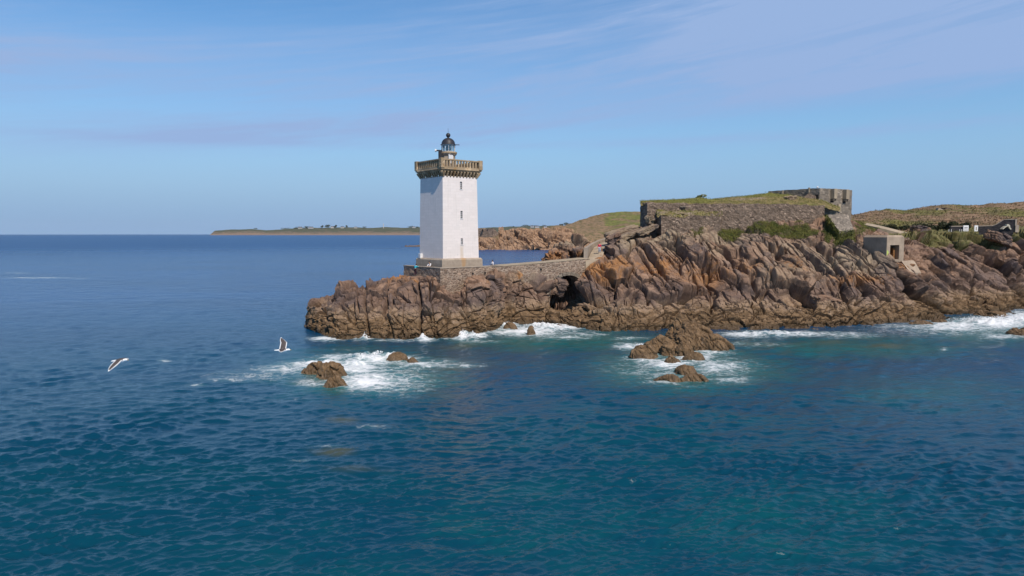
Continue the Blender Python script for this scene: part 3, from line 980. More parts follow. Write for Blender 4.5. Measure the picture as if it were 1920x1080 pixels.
FAR = {392: [(442, 5950), (441.0, 6000), (440.6, 6020), (440.4, 6050), (442, 6400)],
       402: [(442, 5950), (441.0, 6000), (436, 6060), (431.5, 6150), (440, 6600)],
       420: [(442, 5950), (441.0, 6000), (435, 6060), (430.5, 6200), (440, 6700)],
       470: [(442, 5950), (441.0, 6000), (436, 6060), (430.3, 6200), (440, 6700)],
       500: [(442, 5950), (441.0, 6000), (437, 6060), (431.5, 6200), (440, 6700)],
       530: [(442, 5950), (441.0, 6000), (436, 6060), (429.5, 6300), (440, 6900)],
       570: [(442, 5950), (441.0, 6000), (436, 6060), (427.5, 6400), (440, 6900)],
       640: [(442, 5950), (441.0, 6000), (436, 6060), (426.5, 6400), (440, 6900)],
       700: [(442, 5950), (441.0, 6000), (436, 6060), (426.8, 6400), (440, 6900)],
       790: [(442, 5950), (441.0, 6000), (437, 6060), (426.0, 6400), (440, 6900)],
       900: [(442, 5950), (441.0, 6000), (436, 6060), (427.0, 6400), (440, 6900)],
       980: [(442, 5950), (441.0, 6000), (435, 6060), (424.5, 6400), (440, 6900)],
       1060: [(442, 5950), (441.0, 6000), (434, 6060), (423.0, 6400), (440, 6900)],
       1200: [(442, 5950), (441.0, 6000), (434, 6060), (425.0, 6400), (440, 6900)],
       1500: [(442, 5950), (441.0, 6000), (434, 6060), (428.0, 6400), (440, 6900)]}
m_far = mat_turf("far_coast_turf", (0.19, 0.145, 0.105), (0.085, 0.095, 0.055), (0.05, 0.06, 0.038), 0.012, -0.25, (0.30, 0.215, 0.165))
_, FARV, _, _ = land("far_coast", FAR, 0.9, [4, 12, 18, 8], m_far, 9.0, 0.006, 3,
                     lambda px, py: dict(green=np.clip((438.0 - py) / 5, 0, 1), rock=np.clip((py - 436.0) / 3.5, 0, 1) * 0.85))

COAST = {820: [(469, 560), (467, 592), (462, 600), (458, 620), (455, 650), (470, 800)],
         880: [(470, 560), (468, 580), (458, 590), (446, 605), (440, 640), (460, 800)],
         925: [(470, 560), (468, 578), (458, 588), (445, 602), (438, 640), (455, 800)],
         945: [(470, 560), (468, 577), (456, 587), (440, 600), (434, 640), (450, 800)],
         970: [(470, 560), (468, 576), (454, 586), (434, 602), (430, 640), (448, 800)],
         985: [(470, 560), (468, 576), (453, 586), (431, 602), (428, 640), (446, 800)],
         1000: [(470, 560), (468, 576), (453, 586), (436, 602), (433, 640), (446, 800)],
         1035: [(470, 560), (468, 576), (452, 586), (429, 602), (424, 640), (440, 800)],
         1058: [(470, 560), (468, 576), (452, 586), (431, 605), (422, 660), (436, 800)],
         1085: [(470, 560), (468, 576), (454, 588), (436, 610), (413, 690), (430, 820)],
         1110: [(470, 560), (468, 576), (456, 590), (436, 615), (405.5, 710), (425, 850)],
         1140: [(470, 560), (468, 576), (456, 590), (434, 620), (399.5, 725), (420, 860)],
         1170: [(470, 560), (468, 576), (456, 590), (432, 620), (397, 730), (418, 860)],
         1210: [(470, 560), (468, 576), (456, 590), (432, 620), (397, 730), (418, 860)],
         1300: [(470, 560), (468, 576), (456, 590), (432, 620), (402, 730), (418, 860)],
         1500: [(470, 560), (468, 576), (456, 590), (432, 620), (408, 730), (418, 860)]}


def coast_attr(px, py):
    rock = np.clip((py - 424 + 0 * px) / 10, 0, 1) * np.clip((1085 - px) / 25, 0, 1)
    rock = np.maximum(rock, np.clip((py - 448) / 10, 0, 1))
    rock = np.where((px < 935) & (py < 450), np.clip((py - 445) / 6, 0, 1), rock)
    return dict(rock=rock * 1.05, green=np.clip(0.25 + (px - 1100) / 60, 0, 1) * np.clip((455 - py) / 25, 0, 1) * 0.62 + 0.22,
                lichen=blob(px, py, [(985, 436, 40, 8, .8), (955, 440, 25, 6, .7)]), pale=np.clip(1 - np.abs(py - 460) / 12, 0, 1) * 0.5)


m_coast = mat_turf("coast_turf", (0.235, 0.160, 0.100), (0.150, 0.165, 0.045), (0.085, 0.085, 0.040), 0.045, -0.30, (0.43, 0.275, 0.175))
_, COASTV, COPX, COPY = land("coast_hill", COAST, 0.8, [5, 40, 60, 50, 10], m_coast, 1.8, 0.05, 8, coast_attr, 7, 1.2)

MOOR = {1560: [(432, 150), (424, 175), (416, 230), (404, 330), (420, 460)],
        1600: [(432, 150), (425, 178), (417, 230), (402, 330), (420, 460)],
        1635: [(436, 150), (428, 180), (416, 235), (395.5, 335), (415, 460)],
        1660: [(438, 150), (431, 185), (418, 240), (392.5, 335), (412, 460)],
        1690: [(438, 152), (432, 190), (418, 245), (394.5, 340), (410, 470)],
        1720: [(437, 155), (432, 192), (416, 245), (390, 340), (408, 470)],
        1765: [(437, 158), (431, 192), (414, 245), (382.5, 345), (404, 480)],
        1815: [(437, 160), (430, 192), (412, 245), (384, 345), (404, 480)],
        1870: [(436, 160), (428, 192), (410, 245), (382, 350), (402, 480)],
        1925: [(434, 162), (424, 195), (408, 250), (377.5, 355), (400, 490)],
        2000: [(432, 164), (420, 198), (406, 250), (374, 360), (396, 490)],
        2250: [(430, 168), (416, 200), (402, 250), (372, 360), (390, 490)]}


def moor_attr(px, py):
    g = blob(px, py, [(1730, 398, 60, 6, .8), (1690, 418, 60, 9, .75), (1840, 395, 90, 8, .55), (1820, 432, 80, 6, .8), (1910, 400, 60, 12, .6), (1620, 418, 40, 5, .5), (1790, 386, 40, 3, .6), (1640, 393, 30, 2, .5)])
    return dict(green=g, rock=np.zeros_like(px))


m_moor = mat_turf("moor_heath", (0.250, 0.168, 0.108), (0.165, 0.155, 0.052), (0.100, 0.085, 0.045), 0.035, 0.10)
_, MOORV, MOPX, MOPY = land("moor_hill", MOOR, 0.9, [40, 50, 70, 10], m_moor, 1.3, 0.10, 21, moor_attr, 9)

# ------------------------------------------------------------------ shared materials
M_WHITE = None


def mat_tower():
    t = NT("white_painted_masonry")
    P = t.obj()
    s = t.xyz(P)
    # courses run round both faces: x+y works because each face keeps one of them constant
    c3 = t.n("CombineXYZ", None, X=t.math('ADD', s[0], s[1]), Y=s[2], Z=0.0).outputs[0]
    br = t.n("TexBrick", dict(offset=0.5), Vector=c3, Scale=1.0)
    br.inputs["Mortar Size"].default_value = 0.012
    br.inputs["Brick Width"].default_value = 0.95
    br.inputs["Row Height"].default_value = 0.42
    br.inputs["Color1"].default_value = (0.715, 0.650, 0.615, 1)
    br.inputs["Color2"].default_value = (0.77, 0.70, 0.665, 1)
    br.inputs["Mortar"].default_value = (0.66, 0.60, 0.565, 1)
    n = t.noise(P, 0.9, 7, 0.65)
    c = t.mix(t.math('MULTIPLY', t.rng(n, 0.45, 0.75), 0.35), br.outputs["Color"], (0.68, 0.655, 0.63))
    drip = t.noise(t.scale(P, (2.2, 2.2, 0.12)), 1.6, 5, 0.6)
    c = t.mix(t.math('MULTIPLY', t.rng(drip, 0.54, 0.74), 0.38), c, (0.52, 0.48, 0.42))
    patch = t.noise(P, 2.6, 4, 0.5)
    c = t.mix(t.math('MULTIPLY', t.rng(patch, 0.66, 0.72), 0.5), c, (0.55, 0.53, 0.52))
    # rust running from the lowest window
    wob = t.math('MULTIPLY', t.math('SUBTRACT', t.noise(t.scale(P, (1, 1, 0.4)), 2.0, 4), 0.5), 0.5)
    rx = t.math('ABSOLUTE', t.math('ADD', t.math('SUBTRACT', s[0], 0.12), wob))
    rust = t.math('MULTIPLY', t.rng(rx, 0.42, 0.08), t.math('MULTIPLY', t.rng(s[2], 2.2, 1.2), t.rng(s[1], -2.4, -2.8)))
    c = t.mix(t.math('MULTIPLY', rust, 0.42), c, (0.50, 0.36, 0.20))
    hb = t.math('ADD', t.math('MULTIPLY', br.outputs["Fac"], -0.5), t.math('MULTIPLY', t.noise(P, 7.0, 4), 0.5))
    return t.done(c, 0.72, t.bump(hb, 0.35, 0.03), 0.25)


def mat_plinth():
    t = NT("granite_plinth")
    P = t.obj()
    s = t.xyz(P)
    c3 = t.n("CombineXYZ", None, X=t.math('ADD', s[0], s[1]), Y=s[2], Z=0.0).outputs[0]
    br = t.n("TexBrick", dict(offset=0.5), Vector=c3, Scale=1.0)
    br.inputs["Mortar Size"].default_value = 0.012
    br.inputs["Brick Width"].default_value = 1.1
    br.inputs["Row Height"].default_value = 0.5
    br.inputs["Color1"].default_value = (0.335, 0.275, 0.215, 1)
    br.inputs["Color2"].default_value = (0.395, 0.325, 0.255, 1)
    br.inputs["Mortar"].default_value = (0.40, 0.34, 0.27, 1)
    n = t.noise(P, 1.4, 7, 0.7)
    c = t.mix(t.math('MULTIPLY', t.rng(n, 0.42, 0.7), 0.5), br.outputs["Color"], (0.21, 0.165, 0.13))
    wob = t.math('MULTIPLY', t.math('SUBTRACT', t.noise(P, 1.5, 4), 0.5), 0.5)
    rx = t.math('ABSOLUTE', t.math('ADD', t.math('SUBTRACT', s[0], 0.15), wob))
    rust = t.math('MULTIPLY', t.rng(rx, 0.6, 0.15), t.rng(s[1], -2.6, -3.0))
    c = t.mix(t.math('MULTIPLY', rust, 0.55), c, (0.42, 0.23, 0.08))
    return t.done(c, 0.88, t.bump(t.noise(P, 9, 4), 0.35, 0.03), 0.2)


M_TOWER = mat_tower()
M_PLINTH = mat_plinth()
M_GALLERY = mat_stone("gallery_granite", (0.285, 0.210, 0.130), (0.390, 0.295, 0.190), (0.24, 0.18, 0.12), 1.2, 0.03, 1.0, 0.5, 0.4, 0.35)
M_GLASSDARK = mat_plain("window_glass", (0.03, 0.035, 0.045), 0.15, 0.1, 3.0, 0.5)
M_FRAME = mat_plain("window_frame_paint", (0.66, 0.66, 0.66), 0.6)
M_DOME = mat_plain("lantern_dome_metal", (0.030, 0.029, 0.034), 0.5, 0.2, 4.0, 0.4)
M_BLACK = mat_plain("black_iron", (0.03, 0.03, 0.033), 0.55)
M_LENS = mat_plain("lens_glass", (0.055, 0.085, 0.085), 0.12, 0.3, 6.0, 0.7)
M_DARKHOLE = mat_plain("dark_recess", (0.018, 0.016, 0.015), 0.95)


def mat_glass():
    t = NT("lantern_glazing")
    tr = t.n("BsdfTransparent", None, Color=(0.82, 0.93, 0.95, 1))
    gl = t.n("BsdfGlossy", None, Color=(0.9, 0.97, 1, 1), Roughness=0.05)
    f = t.n("Fresnel", None, IOR=1.5)
    mx = t.n("MixShader", None, _0=t.math('ADD', f.outputs[0], 0.10), _1=tr.outputs[0], _2=gl.outputs[0])
    t.nt.links.new(mx.outputs[0], t.nt.nodes["Material Output"].inputs[0])
    return t.m


M_GLAZE = mat_glass()
M_TERR = mat_stone("terrace_masonry", (0.17, 0.120, 0.090), (0.285, 0.205, 0.150), (0.45, 0.365, 0.290), 1.9, 0.11, 1.9, 0.12, 0.85)
M_FORT = mat_stone("fort_rubble", (0.165, 0.120, 0.090), (0.320, 0.240, 0.180), (0.095, 0.076, 0.060), 2.5, 0.12, 2.0, 0.0, 0.75, 1.0)
M_KEEP = mat_stone("keep_masonry", (0.175, 0.150, 0.122), (0.285, 0.240, 0.190), (0.16, 0.135, 0.11), 1.5, 0.06, 1.8, 0.0, 0.6, 0.8)
M_SLOPE = mat_stone("revetment_masonry", (0.19, 0.165, 0.135), (0.30, 0.255, 0.205), (0.12, 0.10, 0.085), 1.7, 0.08, 1.2, 0.0, 0.7, 0.9)
M_CONC = mat_concrete("bunker_concrete", (0.370, 0.290, 0.215))
M_COPING = mat_concrete("coping_concrete", (0.36, 0.30, 0.24), 0.2, False)
M_PATH = mat_concrete("path_concrete", (0.40, 0.325, 0.235), 0.15, False)
M_GRASS = mat_turf("fort_turf", (0.225, 0.175, 0.085), (0.165, 0.165, 0.045), (0.095, 0.090, 0.035), 0.12, 0.12, (0.34, 0.27, 0.19))

# ------------------------------------------------------------------ lighthouse
A39 = math.radians(39)
RD = np.array([math.cos(A39), math.sin(A39), 0]); LD = np.array([-math.sin(A39), math.cos(A39), 0])


def build_lighthouse():
    YF = 98.5
    F = at(830.5, 485, YF)
    zb, zt = F[2], at(830.5, 329, YF)[2]
    z0 = 7.7
    sb, st = 6.40, 6.05
    c = F + (RD + LD) * sb / 2
    root = empty("lighthouse", (c[0], c[1], z0), A39)
    tag(root, "square white lighthouse tower with a brown stone gallery and black domed lantern", "lighthouse")
    hz = zb - z0                      # plinth height
    # plinth with a weathered top edge
    pl = MB()
    s2 = 7.25 / 2
    zs = [(-0.3, s2 + 0.08), (0.0, s2 + 0.08), (0.05, s2), (hz - 0.22, s2 - 0.03), (hz, s2 - 0.22)]
    rings = [[pl.bm.verts.new((sx * r, sy * r, z)) for sx, sy in ((-1, -1), (1, -1), (1, 1), (-1, 1))] for z, r in zs]
    for a, b in zip(rings[:-1], rings[1:]):
        for i in range(4):
            pl.bm.faces.new((a[i], a[(i + 1) % 4], b[(i + 1) % 4], b[i]))
    pl.bm.faces.new(rings[-1])
    pl.build("plinth", M_PLINTH, root)
    # shaft, with real window openings in the right-hand face
    H = zt - zb
    bm = bmesh.new()

    def half(z): return (sb + (st - sb) * z / H) / 2
    zw = lambda y: at(863, y, 100.6)[2] - zb
    wins = [(zw(354.5), zw(340.5)), (zw(409.5), zw(395.5)), (zw(458.5), zw(447.0))]
    wx0, wx1 = -0.02, 0.36
    zc = sorted([0.0, H] + [v for w in wins for v in w])

    def p(x, side, z, dep=0.0):
        h = half(z)
        return {"f": (x if abs(x) < 2 else math.copysign(h, x), -h + dep, hz + z), }[side]
    xs = [-9, wx0, wx1, 9]
    for i in range(3):
        for a, b in zip(zc[:-1], zc[1:]):
            hole = i == 1 and any(abs(a - w[0]) < 1e-6 for w in wins)
            q = [p(xs[i], "f", a), p(xs[i + 1], "f", a), p(xs[i + 1], "f", b), p(xs[i], "f", b)]
            if not hole:
                bm.faces.new([bm.verts.new(v) for v in q])
            else:
                d = 0.22
                r = [(v[0], v[1] + d, v[2]) for v in q]
                for k in range(4):
                    j = (k + 1) % 4
                    bm.faces.new([bm.verts.new(v) for v in (q[k], r[k], r[j], q[j])])
    h0, h1 = half(0), half(H)
    for (ax, ay), (bx, by) in (((1, -1), (1, 1)), ((1, 1), (-1, 1)), ((-1, 1), (-1, -1))):
        bm.faces.new([bm.verts.new(v) for v in ((ax * h0, ay * h0, hz), (bx * h0, by * h0, hz), (bx * h1, by * h1, hz + H), (ax * h1, ay * h1, hz + H))])
    bm.faces.new([bm.verts.new(v) for v in ((-h1, -h1, hz + H), (h1, -h1, hz + H), (h1, h1, hz + H), (-h1, h1, hz + H))])
    bmesh.ops.remove_doubles(bm, verts=bm.verts, dist=1e-4)
    bmesh.ops.recalc_face_normals(bm, faces=bm.faces)
    me = bpy.data.meshes.new("tower"); bm.to_mesh(me); bm.free()
    tw = link("tower", me, M_TOWER, root)
    # texture origin: keep the local zero at the base of the shaft
    for v in me.vertices: v.co.z -= hz
    tw.location = (0, 0, hz)
    for a, b in wins:
        zm = (a + b) / 2
        y = -half(zm) + 0.2
        wn = MB().box(((wx0 + wx1) / 2, y, hz + zm), (wx1 - wx0, 0.04, b - a)).build("window", M_GLASSDARK, root)
        fr = MB()
        fr.box(((wx0 + wx1) / 2, y - 0.05, hz + zm), (0.035, 0.05, b - a))
        for k in range(1, 4):
            fr.box(((wx0 + wx1) / 2, y - 0.052, hz + a + (b - a) * k / 4), (wx1 - wx0, 0.05, 0.045))
        fr.build("frame", M_FRAME, wn)
        MB().box(((wx0 + wx1) / 2, y - 0.16, hz + a - 0.05), (wx1 - wx0 + 0.14, 0.22, 0.09)).build("sill", M_FRAME, wn)
    MB().box((-2.9, -2.35, hz + 0.25), (0.55, 0.6, 0.7), None, 0.05).build("cabinet", M_FRAME, root).location = (-0.42, 5.0, 0)
    # gallery
    g0 = at(830.5, 319.0, 97.8)[2] - z0
    g1 = at(830.5, 313.5, 97.8)[2] - z0
    gt = at(830.5, 296.2, 97.8)[2] - z0
    so = st / 2 + 0.45
    gal = MB()
    prof = [(g0 - 0.02, so - 0.16), (g0 + 0.10, so - 0.10), (g0 + 0.16, so + 0.02), (g1 - 0.16, so + 0.10), (g1, so + 0.06)]
    rings = [[gal.bm.verts.new((sx * r, sy * r, z)) for sx, sy in ((-1, -1), (1, -1), (1, 1), (-1, 1))] for z, r in prof]
    for a, b in zip(rings[:-1], rings[1:]):
        for i in range(4):
            gal.bm.faces.new((a[i], a[(i + 1) % 4], b[(i + 1) % 4], b[i]))
    gal.bm.faces.new(rings[-1]); gal.bm.faces.new(list(reversed(rings[0])))
    gallery = gal.build("gallery", M_GALLERY, root)
    rail = MB()
    rr = so - 0.10
    for k in range(4):
        rot = Matrix.Rotation(k * PI / 2, 3, 'Z')
        for zc_, hh, dd in ((g1 + 0.11, 0.22, 0.34), (gt - 0.09, 0.18, 0.36)):
            c_ = rot @ Vector((0, -rr + 0.02, 0))
            rail.box((c_.x, c_.y, zc_), (2 * rr - 0.5, dd, hh) if k % 2 == 0 else (dd, 2 * rr - 0.5, hh))
    rail.build("railing", M_GALLERY, gallery)
    for sx in (-1, 1):
        for sy in (-1, 1):
            pm = MB().box((sx * (rr - 0.02), sy * (rr - 0.02), (g1 + gt) / 2 + 0.04), (0.62, 0.62, gt - g1 + 0.10), None, 0.04)
            pm.build("pier", M_GALLERY, gallery)
    # balusters and corbels: one mesh each, copied round the four sides
    nb = 11
    bh = (gt - 0.18) - (g1 + 0.22)
    bal = MB().box((0, 0, 0), (0.25, 0.24, bh + 0.02), None, 0.03).build("baluster", M_GALLERY, gallery)
    bme = bal.data
    cb = MB()
    hh = g0 - (hz + H)
    ch = 0.80
    sec = [(0.0, 0.0), (-0.44, 0.0), (-0.44, -0.14), (-0.34, -0.36), (-0.20, -0.58), (-0.09, -ch), (0.0, -ch)]
    cb.prism([(-0.105, y_, z_) for y_, z_ in sec], [(0.105, y_, z_) for y_, z_ in sec])
    cor = cb.build("corbel", M_GALLERY, gallery)
    cme = cor.data
    first = True
    for k in range(4):
        rz = k * PI / 2
        rot = Matrix.Rotation(rz, 3, 'Z')
        for i in range(nb):
            x = -rr + 0.55 + (2 * rr - 1.1) * (i + 0.5) / nb
            o = bal if first else bal.copy()
            if not first: COL.objects.link(o); o.parent = gallery
            v = rot @ Vector((x, -rr + 0.02, g1 + 0.22 + bh / 2))
            o.location = v; o.rotation_euler = (0, 0, rz)
            x = -st / 2 + 0.16 + (st - 0.32) * i / (nb - 1)
            o = cor if first else cor.copy()
            if not first: COL.objects.link(o); o.parent = gallery
            v = rot @ Vector((x, -st / 2 + 0.01, g0))
            o.location = v; o.rotation_euler = (0, 0, rz)
            first = False
        d = (Vector((1, -1, 0)) / math.sqrt(2))
        o = cor.copy(); COL.objects.link(o); o.parent = gallery
        v = rot @ Vector((st / 2 - 0.02, -st / 2 + 0.02, g0))
        o.location = v; o.rotation_euler = (0, 0, rz + PI / 4); o.scale = (1.5, 1.35, 1.0)
    # lantern (its axis is seen at photo column 842)
    Yc = c[1]
    zz = lambda y: at(842, y, Yc)[2] - z0
    d0, d1, gl0, gl1, dm = g1, zz(288.5), zz(285.5), zz(272.0), zz(258.5)
    drum = MB().lathe([(1.05, d0), (1.05, d1 - 0.25), (1.22, d1 - 0.2), (1.25, d1)], 8, phase=PI / 8).build("lantern_drum", M_PLINTH, root)
    MB().box((-0.25, -1.0, (d1 + d0) / 2 + 0.4), (0.75, 0.12, d1 - d0 - 1.1)).build("door", M_FRAME, drum)
    MB().lathe([(1.3, d1), (1.3, gl0), (1.02, gl0 + 0.02)], 24).build("lantern_deck", M_GALLERY, root)
    lan = empty("lantern", (0, 0, 0)); lan.parent = root
    MB().lathe([(0.98, gl0), (0.98, gl1)], 12, cap=False).build("glazing", M_GLAZE, lan, fix=True)
    br = MB()
    for i in range(12):
        a = 2 * PI * i / 12
        br.tube([(1.0 * math.cos(a), 1.0 * math.sin(a), gl0), (1.0 * math.cos(a), 1.0 * math.sin(a), gl1)], 0.028, 6)
    for zr in (gl0 + 0.04, gl1 - 0.03):
        br.lathe([(0.97, zr - 0.04), (1.04, zr - 0.04), (1.04, zr + 0.04), (0.97, zr + 0.04), (0.97, zr - 0.04)], 24, cap=False)
    br.build("glazing_bars", M_FRAME, lan)
    MB().lathe([(0.30, gl0 + 0.02), (0.30, gl0 + 0.18), (0.38, gl0 + 0.3), (0.42, gl0 + 0.6), (0.32, gl0 + 0.85), (0.12, gl0 + 1.0), (0.05, gl0 + 1.05)], 20).build("lens", M_LENS, lan, True)
    dom = MB().lathe([(1.16, gl1), (1.18, gl1 + 0.05), (1.05, gl1 + 0.10)] + [(1.02 * math.cos(t), gl1 + 0.12 + (dm - gl1 - 0.12) * math.sin(t)) for t in np.linspace(0, 1.36, 9)], 28).build("dome", M_DOME, lan, True)
    bz = zz(253.6)
    MB().lathe([(0.22, dm - 0.06), (0.14, dm + 0.06), (0.13, bz - 0.32)] + [(max(0.02, 0.34 * math.sin(t)), bz - 0.34 * math.cos(t)) for t in np.linspace(0.35, PI - 0.03, 10)], 18).build("ball_finial", M_DOME, dom, True)
    MB().tube([(0, 0, bz + 0.3), (0, 0, bz + 1.0)], 0.018, 6).build("lightning_rod", M_BLACK, dom)
    sp = MB().box((1.22, -0.62, gl1 + 0.07), (0.62, 0.10, 0.10), Matrix.Rotation(-0.5, 3, 'Z')).build("spout", M_BLACK, dom)
    # dark bracket with a white horn standing on the gallery, left of the lantern
    q = at(825.0, 290, Yc - 1.2); ql = np.array([np.dot(q - c, RD), np.dot(q - c, LD)])
    hp = MB().box((ql[0], ql[1], (g1 + zz(283)) / 2), (0.42, 0.30, zz(283) - g1), None, 0.04)
    hp.box((ql[0] - 0.2, ql[1] + 0.15, zz(284.0)), (0.55, 0.3, 0.16), None, 0.03)
    hb = hp.build("horn_bracket", M_BLACK, root)
    e = Vector((-RD[0], RD[1], 0)).normalized()
    b0 = Vector((ql[0], ql[1], zz(284.0)))
    MB().tube([b0 + e * 0.3, b0 + e * 0.5, b0 + e * 0.62, b0 + e * 0.72], [0.10, 0.14, 0.2, 0.24], 12).build("horn", M_FRAME, hb)
    return c


LHC = build_lighthouse()


# ------------------------------------------------------------------ masonry walls
def wall_solid(line, thick, step=0.22, rough=0.05, edge=0.08, seed=1, back=None, rows=None):
    """line: [(x, y, ztop, zbottom)]; a thick uneven masonry wall following it (front face on the line)"""
    L = [np.array(p, float) for p in line]
    pts = []
    for a, b in zip(L[:-1], L[1:]):
        n = max(2, int(np.linalg.norm((b - a)[:2]) / step))
        for i in range(n):
            pts.append(a + (b - a) * i / n)
    pts.append(L[-1])
    pts = np.array(pts)
    d = np.gradient(pts[:, :2], axis=0)
    d /= np.linalg.norm(d, axis=1, keepdims=True) + 1e-9
    nrm = np.stack([-d[:, 1], d[:, 0]], 1)          # to the left of travel = back
    n = len(pts)
    rows = rows or max(4, int((pts[:, 2] - pts[:, 3]).max() / 0.3))
    t = np.linspace(0, 1, rows)
    zt = pts[:, 2] + edge * fbm(np.stack([pts[:, 0] * 1.4, pts[:, 1] * 1.4, 0 * pts[:, 0] + seed], -1), 4, seed)
    z = pts[:, 3][:, None] * (1 - t) + zt[:, None] * t
    fr = np.stack([np.repeat(pts[:, 0][:, None], rows, 1), np.repeat(pts[:, 1][:, None], rows, 1), z], -1)
    bk = fr + np.concatenate([nrm * thick, np.zeros((n, 1))], 1)[:, None, :]
    dsp = rough * fbm(fr * 2.1, 3, seed + 3)
    fr[..., 0] -= nrm[:, 0][:, None] * dsp; fr[..., 1] -= nrm[:, 1][:, None] * dsp
    G = np.concatenate([fr, bk[:, ::-1]], 1)        # front bottom->top, back top->bottom
    nv = G.shape[1]
    F = [grid_faces(n, nv)[:, ::-1]]
    V = G.reshape(-1, 3)
    idx = np.arange(n * nv).reshape(n, nv)
    # ends and underside
    for e in (0, n - 1):
        f = idx[e]
        for i in range(rows - 1):
            F.append(np.array([[f[i], f[i + 1], f[nv - 2 - i], f[nv - 1 - i]]]))
    bot = np.stack([idx[:-1, 0], idx[1:, 0], idx[1:, -1], idx[:-1, -1]], 1)
    F.append(bot)
    return V, np.concatenate(F, 0)


def P2(px, y, Y):
    p = at(px, y, Y)
    return p


# terrace round the tower
TA = np.array([xat(825, 96.0), 96.0])
TZ = 8.55
TB = TA + LD[:2] * 10.2
TC = TA + RD[:2] * 10.9
terr = empty("terrace_wall", (TA[0], TA[1], 3.0))
tag(terr, "rubble stone terrace with low parapet carrying the white lighthouse", "wall")


def child_np(name, V, F, mat, parent, **kw):
    V = np.asarray(V) - np.array(parent.location)
    return mesh_np(name, V, F, mat, parent, **kw)


V, F = wall_solid([(TB[0], TB[1], TZ, 3.0), (TA[0], TA[1], TZ, 2.0), (TC[0], TC[1], TZ + 0.02, 3.0)], 0.6, 0.2, 0.10, 0.03, 5)
child_np("parapet", V, F, M_TERR, terr)
BK = TB + RD[:2] * 11.5
mb = MB()
ring = [TA + (RD + LD)[:2] * 0.62, TC + LD[:2] * 0.62 - RD[:2] * 0.1, TC + LD[:2] * 9.6, TB + RD[:2] * 11.0 - LD[:2] * 0.2, TB + RD[:2] * 0.62 - LD[:2] * 0.2]
o3 = np.array([TA[0], TA[1], 3.0])
mb.prism([np.array([q[0], q[1], 2.0]) - o3 for q in ring], [np.array([q[0], q[1], 7.72]) - o3 for q in ring]).build("paving", M_PATH, terr)
# coping course: paler flat stones
V, F = wall_solid([(TB[0] - 0.06, TB[1], TZ + 0.16, TZ + 0.045), (TA[0], TA[1] - 0.08, TZ + 0.16, TZ + 0.045), (TC[0], TC[1] - 0.06, TZ + 0.18, TZ + 0.055)], 0.75, 0.25, 0.02, 0.02, 6, rows=2)
child_np("coping", V, F, M_COPING, terr)
drn = []
for dpx in (886, 909, 934):
    L_ = np.linspace(0, 10.9, 400)
    q = TA[None] + RD[None, :2] * L_[:, None]
    i = np.argmin(abs(to_px(np.concatenate([q, np.full((400, 1), 7.6)], 1))[0] - dpx))
    zq = 7.72 if dpx < 930 else 7.8
    drn.append(MB().box(np.array([q[i][0], q[i][1], zq]) - o3 + np.array([RD[1], -RD[0], 0]) * 0.0, (0.26, 0.30, 0.24), Matrix.Rotation(A39, 3, 'Z'), 0.03).build("drain_hole", M_DARKHOLE, terr))

# causeway bridge with an arch over the gully
bridge = empty("causeway_bridge", (TC[0], TC[1], 3.0))
tag(bridge, "stone causeway with one low arch joining the lighthouse rock to the headland", "bridge")
BE = np.array([xat(1106, 109.0), 109.0])


